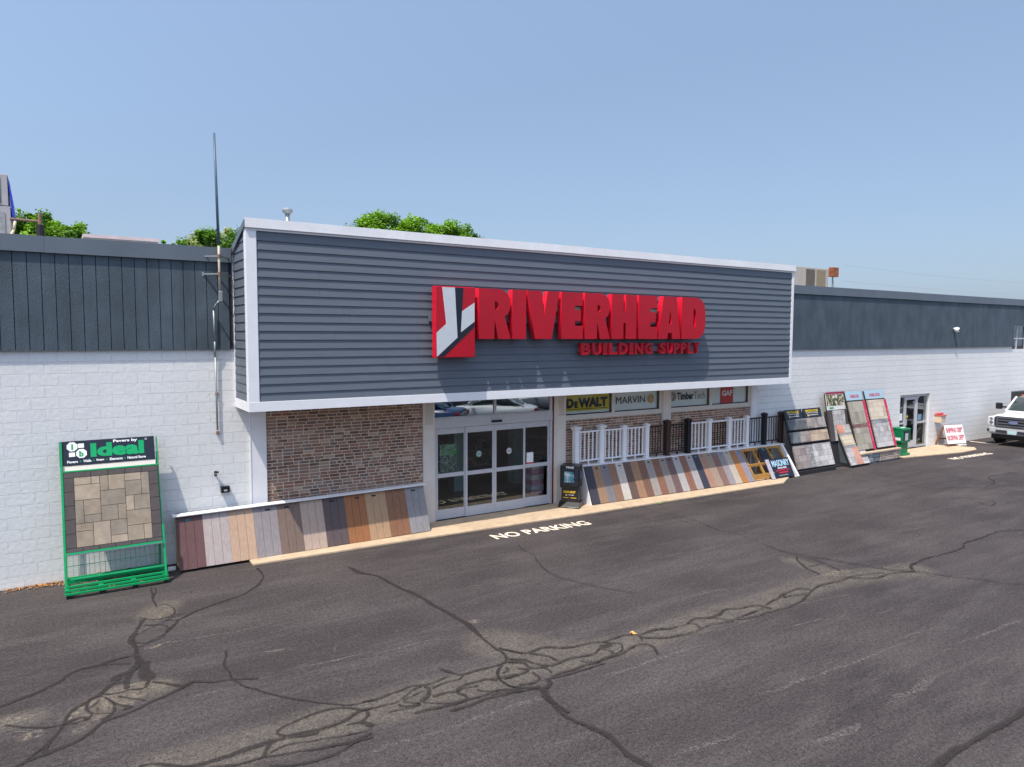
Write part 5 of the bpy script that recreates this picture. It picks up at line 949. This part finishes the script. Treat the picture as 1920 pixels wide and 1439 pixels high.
for k,(x,y) in enumerate(((8.9,4.2),(11.2,5.5),(13.0,4.0))):
    b=MB()
    for z in (.1,.6,1.1,1.6): b.box(x-.7,x+.7,y-.25,y+.25,z,z+.04)
    b.box(x-.72,x-.7,y-.25,y+.25,.05,1.9); b.box(x+.7,x+.72,y-.25,y+.25,.05,1.9)
    for q in range(18): zz=random.choice((.14,.64,1.14)); xx=x-.65+random.random()*1.15; b.box(xx,xx+.13,y-.2,y+.1,zz,zz+random.uniform(.15,.35),1+q%3)
    o=obj('shop_shelf',b,[m_alu,TXW,mat('stock_red%d'%k,(.3,.05,.05)),mat('stock_teal%d'%k,(.05,.2,.22))]); tag(o,['stocked shop shelf deep inside the entrance','stocked shop shelf behind the brick wall end','stocked shop shelf far right inside the shop'][k],'shelf')
# ---------------- vehicles ----------------
def sub(o,l=2):
    s=o.modifiers.new('s','SUBSURF'); s.levels=l; s.render_levels=l; return o
m_carglass=mat('car_glass',(.02,.035,.035),.05,.05,spec=.9); m_chrome=mat('chrome',(.6,.6,.62),.12,.03,metal=1); m_tyre=mat('tyre',(.015,.015,.016),.8,.1); m_rim=mat('wheel_rim',(.4,.4,.42),.3,.05,metal=.7)
m_lens=mat('headlight_lens',(.68,.69,.70),.1,.1); m_tail=mat('tail_light',(.35,.01,.01),.2); m_grl=mat('grille_dark',(.03,.035,.045),.4)
def paint(n,c): 
    m=mat(n,c,.25,.03,2,spec=.6); m.node_tree.nodes['Principled BSDF'].inputs['Coat Weight'].default_value=.6; return m
def loft(name,st,m,parent,lv=2):
    # st: list of (x, [(y,z)...]) rings of equal length
    b=MB(); n=len(st[0][1])
    for x,r in st: b.v+=[(x,y,z) for y,z in r]
    for i in range(len(st)-1):
        for j in range(n): b.f.append((i*n+j,i*n+(j+1)%n,(i+1)*n+(j+1)%n,(i+1)*n+j)); b.mi.append(0)
    b.f.append(tuple(range(n-1,-1,-1))); b.f.append(tuple((len(st)-1)*n+j for j in range(n))); b.mi+=[0,0]
    o=obj(name,b,m,parent,smooth=True); 
    if lv: sub(o,lv)
    return o
def wheel(p,x,y,r,wd=.22,side=-1,n=28):
    b=MB().lathe((x,y,r),[(r*.55,-wd/2),(r*.93,-wd/2),(r,-wd*.35),(r,wd*.35),(r*.93,wd/2),(r*.55,wd/2)],n,ax=1)
    # lathe with ax=1 puts the profile axis along y
    wl=obj('wheel',b,m_tyre,p,smooth=False)
    rm=MB().lathe((x,y+side*wd*.5,r),[(r*.6,-.015),(r*.58,.01),(r*.2,.0),(r*.15,.03)] ,20,ax=1); obj('rim',rm,m_rim,wl)
def sedan(name,lab,cat,x,y,rot,pm):
    t=thing(name,lab,cat,(x,y,0),rot=(0,0,rot))
    def rg(hw,zb,zt,k=.86): return [(-hw*.93,zb),(-hw,zb+(zt-zb)*.35),(-hw*.98,zb+(zt-zb)*.75),(-hw*k,zt),(0,zt+.015),(hw*k,zt),(hw*.98,zb+(zt-zb)*.75),(hw,zb+(zt-zb)*.35),(hw*.93,zb),(0,zb)]
    loft('body',[(-2.4,rg(.62,.35,.62)),(-2.33,rg(.78,.25,.74)),(-2.0,rg(.88,.2,.84)),(-1.3,rg(.91,.19,.93)),(-.9,rg(.92,.19,.97)),(0,rg(.92,.19,.99)),(1.2,rg(.92,.19,1.0)),(1.7,rg(.90,.2,1.0)),(2.2,rg(.84,.26,.97)),(2.36,rg(.72,.36,.88))],pm,t)
    loft('cabin_glass',[(-1.15,[(-.74,.94),(-.72,.96),(0,.98),(.72,.96),(.74,.94)]),(-.3,[(-.77,.97),(-.58,1.38),(0,1.43),(.58,1.38),(.77,.97)]),(.7,[(-.77,.97),(-.57,1.38),(0,1.44),(.57,1.38),(.77,.97)]),(1.75,[(-.70,.98),(-.68,1.0),(0,1.02),(.68,1.0),(.70,.98)])],m_carglass,t,1)
    b=MB(); b.poly([(-.42,-.54,1.385),(.86,-.53,1.385),(.86,.53,1.385),(-.42,.54,1.385)]); 
    loft('roof_panel',[(-.42,[(-.57,1.36),(-.40,1.415),(.40,1.415),(.57,1.36)]),(.2,[(-.60,1.37),(-.42,1.45),(.42,1.45),(.60,1.37)]),(.86,[(-.55,1.36),(-.40,1.42),(.40,1.42),(.55,1.36)])],pm,t,1)
    for s in (-1,1):
        obj('pillar',MB().bar((-1.18,s*.73,.95),(-.36,s*.585,1.37),.05,.05).bar((.3,s*.765,.97),(.22,s*.60,1.37),.05,.04).bar((1.72,s*.69,.98),(.8,s*.575,1.37),.09,.06),pm,t)
        for xx in (-1.45,1.38): wheel(t,xx,s*.80,.33,side=s)
        obj('tail_light',MB().box(2.2,2.34,s*.66-.12,s*.66+.12,.72,.85),m_tail,t,bevel=.02); obj('headlight',MB().box(-2.36,-2.15,s*.62-.14,s*.62+.14,.58,.70),m_lens,t,bevel=.03); obj('wing_mirror',MB().box(-.85,-.7,s*.93-.06,s*.93+.06,.93,1.05),pm,t,bevel=.02)
    return t
sedan('parked_sedan','white sedan parked across the lot, mirrored in the glass over the entrance doors','car',17.6,-14.9,R(38),paint('white_car_paint',(.68,.69,.69)))
sedan('parked_sedan','dark blue car parked across the lot left of the white sedan in the mirror image','car',13.9,-15.4,R(48),paint('navy_car_paint',(.01,.03,.12)))
sedan('parked_sedan','black car parked between the blue and white cars across the lot','car',18.6,-20.6,R(60),paint('black_car_paint',(.01,.01,.012)))
sedan('parked_sedan','gray car parked right of the white sedan across the lot','car',23.2,-17.6,R(45),paint('gray_car_paint',(.12,.13,.14)))
# pickup
pw_=paint('white_truck_paint',(.74,.74,.73)); t=thing('pickup_truck','white pickup truck with a black mirror facing left, cut by the right edge','pickup truck',(34.4,-1.76,0))
X=31.62; Y=-1.76
def rr(hw,zb,zt,tw=.9): return [(Y-hw,zb),(Y-hw,zb+(zt-zb)*.8),(Y-hw*tw,zt),(Y,zt+.02),(Y+hw*tw,zt),(Y+hw,zb+(zt-zb)*.8),(Y+hw,zb),(Y,zb)]
loft('body',[(X+.10,rr(.86,.62,1.16)),(X+.12,rr(.88,.6,1.20)),(X+.35,rr(.94,.55,1.245)),(X+1.3,rr(.97,.5,1.30)),(X+1.4,rr(.98,.5,1.32)),(X+3.6,rr(.99,.5,1.34)),(X+3.65,rr(.99,.5,1.34)),(X+6.0,rr(.99,.55,1.38)),(X+6.05,rr(.99,.55,1.38))],pw_,t,1)
loft('cab_glass',[(X+1.25,[(Y-.80,1.28),(Y-.72,1.32),(Y+.72,1.32),(Y+.80,1.28)]),(X+1.95,[(Y-.84,1.30),(Y-.70,1.84),(Y+.70,1.84),(Y+.84,1.30)]),(X+3.3,[(Y-.84,1.30),(Y-.70,1.88),(Y+.70,1.88),(Y+.84,1.30)]),(X+3.5,[(Y-.84,1.30),(Y-.74,1.75),(Y+.74,1.75),(Y+.84,1.30)])],m_carglass,t,0)
loft('cab_roof',[(X+1.86,[(Y-.72,1.82),(Y-.55,1.90),(Y+.55,1.90),(Y+.72,1.82)]),(X+2.6,[(Y-.75,1.84),(Y-.55,1.95),(Y+.55,1.95),(Y+.75,1.84)]),(X+3.5,[(Y-.74,1.80),(Y-.55,1.91),(Y+.55,1.91),(Y+.74,1.80)])],pw_,t,1)
b=MB()
for s in (-1,1): b.bar((X+1.22,Y+s*.80,1.29),(X+1.92,Y+s*.71,1.86),.07,.05); b.bar((X+2.75,Y+s*.86,1.32),(X+2.7,Y+s*.72,1.86),.06,.05); b.bar((X+3.5,Y+s*.84,1.32),(X+3.45,Y+s*.73,1.84),.1,.08)
b.bar((X+1.22,Y-.8,1.30),(X+1.22,Y+.8,1.30),.05,.05)
obj('pillar',b,pw_,t,bevel=.01)
g=obj('grille',MB().prism([(Y-.64,.74),(Y-.70,.80),(Y-.70,1.13),(Y-.62,1.17),(Y+.62,1.17),(Y+.70,1.13),(Y+.70,.80),(Y+.64,.74)],0,X+.03,X+.12),m_grl,t,bevel=.01)
b=MB()
for z in (.80,.90,1.02,1.11): b.box(X-.01,X+.04,Y-.60,Y+.60,z-.022,z+.022)
b.box(X-.015,X+.035,Y-.60,Y-.56,.78,1.13); b.box(X-.015,X+.035,Y+.56,Y+.60,.78,1.13)
obj('grille_bar',b,mat('grille_metal',(.16,.17,.20),.3,.05,metal=.6),g,bevel=.006)
b=MB(); i=len(b.v); pts=[(Y+.17*math.cos(a*math.pi/12),.955+.06*math.sin(a*math.pi/12)) for a in range(24)]; b.prism(pts,0,X-.04,X-.012); obj('emblem',b,mat('emblem_blue',(.25,.3,.5),.2,metal=.5),g)
for s in (-1,1):
    h_=obj('headlight',MB().prism([(Y+s*.71,.78),(Y+s*.71,1.12),(Y+s*.93,1.14),(Y+s*.955,.86),(Y+s*.92,.80)],0,X+.07,X+.28),m_lens,t,bevel=.02); obj('lamp_ring',MB().lathe((X+.06,Y+s*.82,.9),[(.07,-.0),(.07,.02),(.03,.03)],16,ax=0).lathe((X+.06,Y+s*.82,1.05),[(.055,-.0),(.055,.02),(.03,.03)],16,ax=0),m_chrome,h_)
    obj('wing_mirror',MB().box(X+1.55,X+1.72,Y+s*1.22-.11,Y+s*1.22+.11,1.32,1.58),m_black,t,bevel=.03); obj('mirror_arm',MB().bar((X+1.62,Y+s*.82,1.42),(X+1.62,Y+s*1.15,1.42),.04,.06),m_black,t)
    for xx in (X+.95,X+4.9): wheel(t,xx,Y+s*.84,.40,.26,side=s)
bp_=obj('bumper',MB().prism([(X-.07,.50),(X-.09,.56),(X-.08,.70),(X+.10,.72),(X+.10,.46),(X-.02,.46)],1,Y-.80,Y+.80).poly([(X-.08,Y+.80,.70),(X+.16,Y+.99,.70),(X+.16,Y+.99,.48),(X-.08,Y+.80,.48)]).poly([(X-.08,Y-.80,.70),(X-.08,Y-.80,.48),(X+.16,Y-.99,.48),(X+.16,Y-.99,.70)]).poly([(X-.08,Y+.80,.70),(X+.1,Y+.8,.70),(X+.16,Y+.99,.70)]).poly([(X-.08,Y-.80,.70),(X+.16,Y-.99,.70),(X+.1,Y-.8,.70)]),mat('bumper_silver',(.55,.55,.57),.25,.05,metal=.35),t)
obj('bumper_opening',MB().box(X-.097,X-.085,Y-.58,Y-.18,.53,.64).box(X-.097,X-.085,Y+.18,Y+.58,.53,.64),m_grl,bp_); obj('fog_light',MB().box(X-.01,X+.03,Y+.83,Y+.93,.53,.65),m_grl,bp_)
obj('number_plate',MB().box(X-.11,X-.098,Y-.16,Y+.15,.50,.64),mat('plate',(.45,.6,.62),.4,.2,40),bp_); obj('air_dam',MB().box(X+.05,X+.4,Y-.8,Y+.8,.28,.46),m_black,t,bevel=.02)
obj('underbody',MB().box(X+.3,X+5.9,Y-.7,Y+.7,.35,.56),m_black,t)
b=MB(); 
for k in range(5): b.box(X+1.9,X+2.0,Y-.5+k*.25-.03,Y-.5+k*.25+.03,1.9,1.96)
obj('cab_marker_light',b,mat('amber_marker',(.5,.12,.05),.3),t); obj('utility_body',MB().box(X+3.7,X+6.1,Y-.98,Y+.98,1.37,1.62),pw_,t,bevel=.03); obj('ladder_rack',MB().box(X+3.0,X+6.1,Y-.7,Y-.64,2.1,2.16).box(X+3.0,X+6.1,Y+.64,Y+.7,2.1,2.16).box(X+3.0,X+3.06,Y-.7,Y+.7,2.16,2.2).bar((X+3.75,Y+.67,1.6),(X+3.75,Y+.67,2.1),.05,.05).bar((X+3.75,Y-.67,1.6),(X+3.75,Y-.67,2.1),.05,.05),m_white,t)
# ---------------- trees ----------------
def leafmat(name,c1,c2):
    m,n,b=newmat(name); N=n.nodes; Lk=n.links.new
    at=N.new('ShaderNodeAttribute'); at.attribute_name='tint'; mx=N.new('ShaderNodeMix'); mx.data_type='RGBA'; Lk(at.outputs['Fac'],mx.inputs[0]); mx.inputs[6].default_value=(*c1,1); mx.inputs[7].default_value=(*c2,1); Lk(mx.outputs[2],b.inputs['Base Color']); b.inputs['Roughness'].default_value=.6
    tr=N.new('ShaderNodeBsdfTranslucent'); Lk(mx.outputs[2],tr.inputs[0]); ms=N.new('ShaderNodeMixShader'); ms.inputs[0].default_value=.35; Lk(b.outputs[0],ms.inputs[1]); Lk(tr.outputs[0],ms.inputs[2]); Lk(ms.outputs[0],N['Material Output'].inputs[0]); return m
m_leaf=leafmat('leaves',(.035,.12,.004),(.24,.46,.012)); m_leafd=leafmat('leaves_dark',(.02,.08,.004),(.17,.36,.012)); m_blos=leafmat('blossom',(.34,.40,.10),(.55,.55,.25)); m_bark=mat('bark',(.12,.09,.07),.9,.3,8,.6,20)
def tree(lab,x,y,zc,rx,ry,rz,seed,m,nc=46,blos=None,leaf=.22):
    rnd=random.Random(seed); t=thing('tree',lab,'tree',(x,y,0),group='trees behind the roof')
    b=MB(); b.bar((x,y,0),(x+.3,y,zc-rz*.3),.55,.55,n=10,r2=.6)
    for k in range(7): a=k*.9; b.bar((x+.2,y,zc-rz*.8+.15*k),(x+math.cos(a)*rx*.7,y+math.sin(a)*ry*.7,zc+rz*.1*k/2),.2,.2,n=6,r2=.3)
    obj('trunk',b,m_bark,t)
    v=[];f=[];mi=[];ti=[]
    for c in range(nc):
        th=rnd.uniform(0,6.283); ph=math.asin(rnd.uniform(-.35,1)); rad=rnd.uniform(.5,1.06)
        cx=x+rx*rad*math.cos(th)*math.cos(ph); cy=y+ry*rad*math.sin(th)*math.cos(ph); cz=zc+rz*rad*math.sin(ph); cr=rnd.uniform(.32,.85)*min(rx,rz)*.32
        isb=blos and rnd.random()<blos
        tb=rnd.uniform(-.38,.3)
        for l in range(int(420*(cr/.8)**2)+60):
            d=Vector((rnd.gauss(0,1),rnd.gauss(0,1),rnd.gauss(0,.75))).normalized()*cr*(rnd.random()**.4)*rnd.uniform(.8,1.15)
            p=Vector((cx,cy,cz))+d; s=leaf*rnd.uniform(.6,1.3); nrm=(Vector((rnd.gauss(0,.7),rnd.gauss(0,.7),1))+d*.6).normalized(); u=nrm.orthogonal().normalized(); w_=nrm.cross(u); a=rnd.uniform(0,6.28); u,w_=u*math.cos(a)+w_*math.sin(a),w_*math.cos(a)-u*math.sin(a)
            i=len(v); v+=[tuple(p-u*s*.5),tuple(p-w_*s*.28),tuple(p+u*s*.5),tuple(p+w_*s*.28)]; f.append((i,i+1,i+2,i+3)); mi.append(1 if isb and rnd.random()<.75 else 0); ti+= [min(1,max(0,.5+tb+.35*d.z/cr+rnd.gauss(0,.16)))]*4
    me=bpy.data.meshes.new('crown'); me.from_pydata(v,[],f); me.materials.append(m); me.materials.append(m_blos); me.polygons.foreach_set('material_index',mi); at=me.attributes.new('tint','FLOAT','POINT'); at.data.foreach_set('value',ti)
    o=bpy.data.objects.new('crown',me); scn.collection.objects.link(o); fin(o,t)
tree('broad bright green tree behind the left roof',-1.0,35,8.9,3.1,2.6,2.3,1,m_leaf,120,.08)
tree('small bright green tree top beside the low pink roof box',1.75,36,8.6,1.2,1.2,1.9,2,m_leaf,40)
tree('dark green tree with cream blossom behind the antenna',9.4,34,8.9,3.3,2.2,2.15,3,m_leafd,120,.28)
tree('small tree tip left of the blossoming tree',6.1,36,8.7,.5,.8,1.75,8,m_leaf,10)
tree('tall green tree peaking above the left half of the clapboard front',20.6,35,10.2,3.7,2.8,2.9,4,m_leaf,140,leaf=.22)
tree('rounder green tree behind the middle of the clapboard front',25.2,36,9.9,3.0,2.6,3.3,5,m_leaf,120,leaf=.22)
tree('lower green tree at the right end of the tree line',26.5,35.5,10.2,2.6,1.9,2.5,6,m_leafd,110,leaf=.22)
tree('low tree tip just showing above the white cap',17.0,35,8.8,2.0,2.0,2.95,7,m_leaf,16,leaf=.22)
# ---------------- ground litter ----------------
rnd=random.Random(5); b=MB()
def lf(b,x,y,s,z=.01):
    a=rnd.uniform(0,6.28); c,sn=math.cos(a)*s,math.sin(a)*s; h=rnd.uniform(.005,.03)
    b.poly([(x-c,y-sn,z),(x+sn*.6,y-c*.6,z+h),(x+c,y+sn,z+h*.3),(x-sn*.6,y+c*.6,z+h*.8)])
for k in range(420):
    x=rnd.choice((rnd.uniform(-1.0,1.5),rnd.gauss(-.3,.35),rnd.uniform(.2,1.4))); y=-abs(rnd.gauss(0,.10))-.02
    if k%6==0: y=rnd.uniform(-.9,-.1); x=rnd.uniform(0,1.4)
    lf(b,x,y,rnd.uniform(.012,.035))
o=obj('fallen_leaves',b,mat('dry_leaf',(.42,.20,.07),.8,.4,3),fix=False); tag(o,'dry orange leaves blown along the foot of the white wall','leaves',kind='stuff')
b=MB(); 
for k in range(9): lf(b,6.93+rnd.gauss(0,.02),-6.99+rnd.gauss(0,.02),.04,.012)
tag(obj('yellow_leaf',b,mat('yellow_leaf',(.65,.38,.12),.7),fix=False),'curled yellow leaf lying alone on the cracked asphalt','leaf')
b=MB()
for k in range(16): a=rnd.uniform(0,6.28); b.poly([(12.94,-1.42,0),(12.94+.02*math.cos(a),-1.42+.02*math.sin(a),.04),(12.94+.08*math.cos(a),-1.42+.08*math.sin(a),.06),(12.94+.02*math.cos(a+.8),-1.42+.02*math.sin(a+.8),.03)])
tag(obj('weed',b,mat('weed_green',(.12,.30,.04),.7),fix=False),'small green weed growing at the edge of the concrete apron','weed')
b=MB().prism([(1.56,-.42),(1.70,-.40),(1.72,-.30),(1.58,-.28)],2,.0,.05); tag(obj('paper_scrap',b,TXW,bevel=.01),'crumpled white paper scrap between the green rack and the deck rack','litter')
for nm in ('edge',): pass
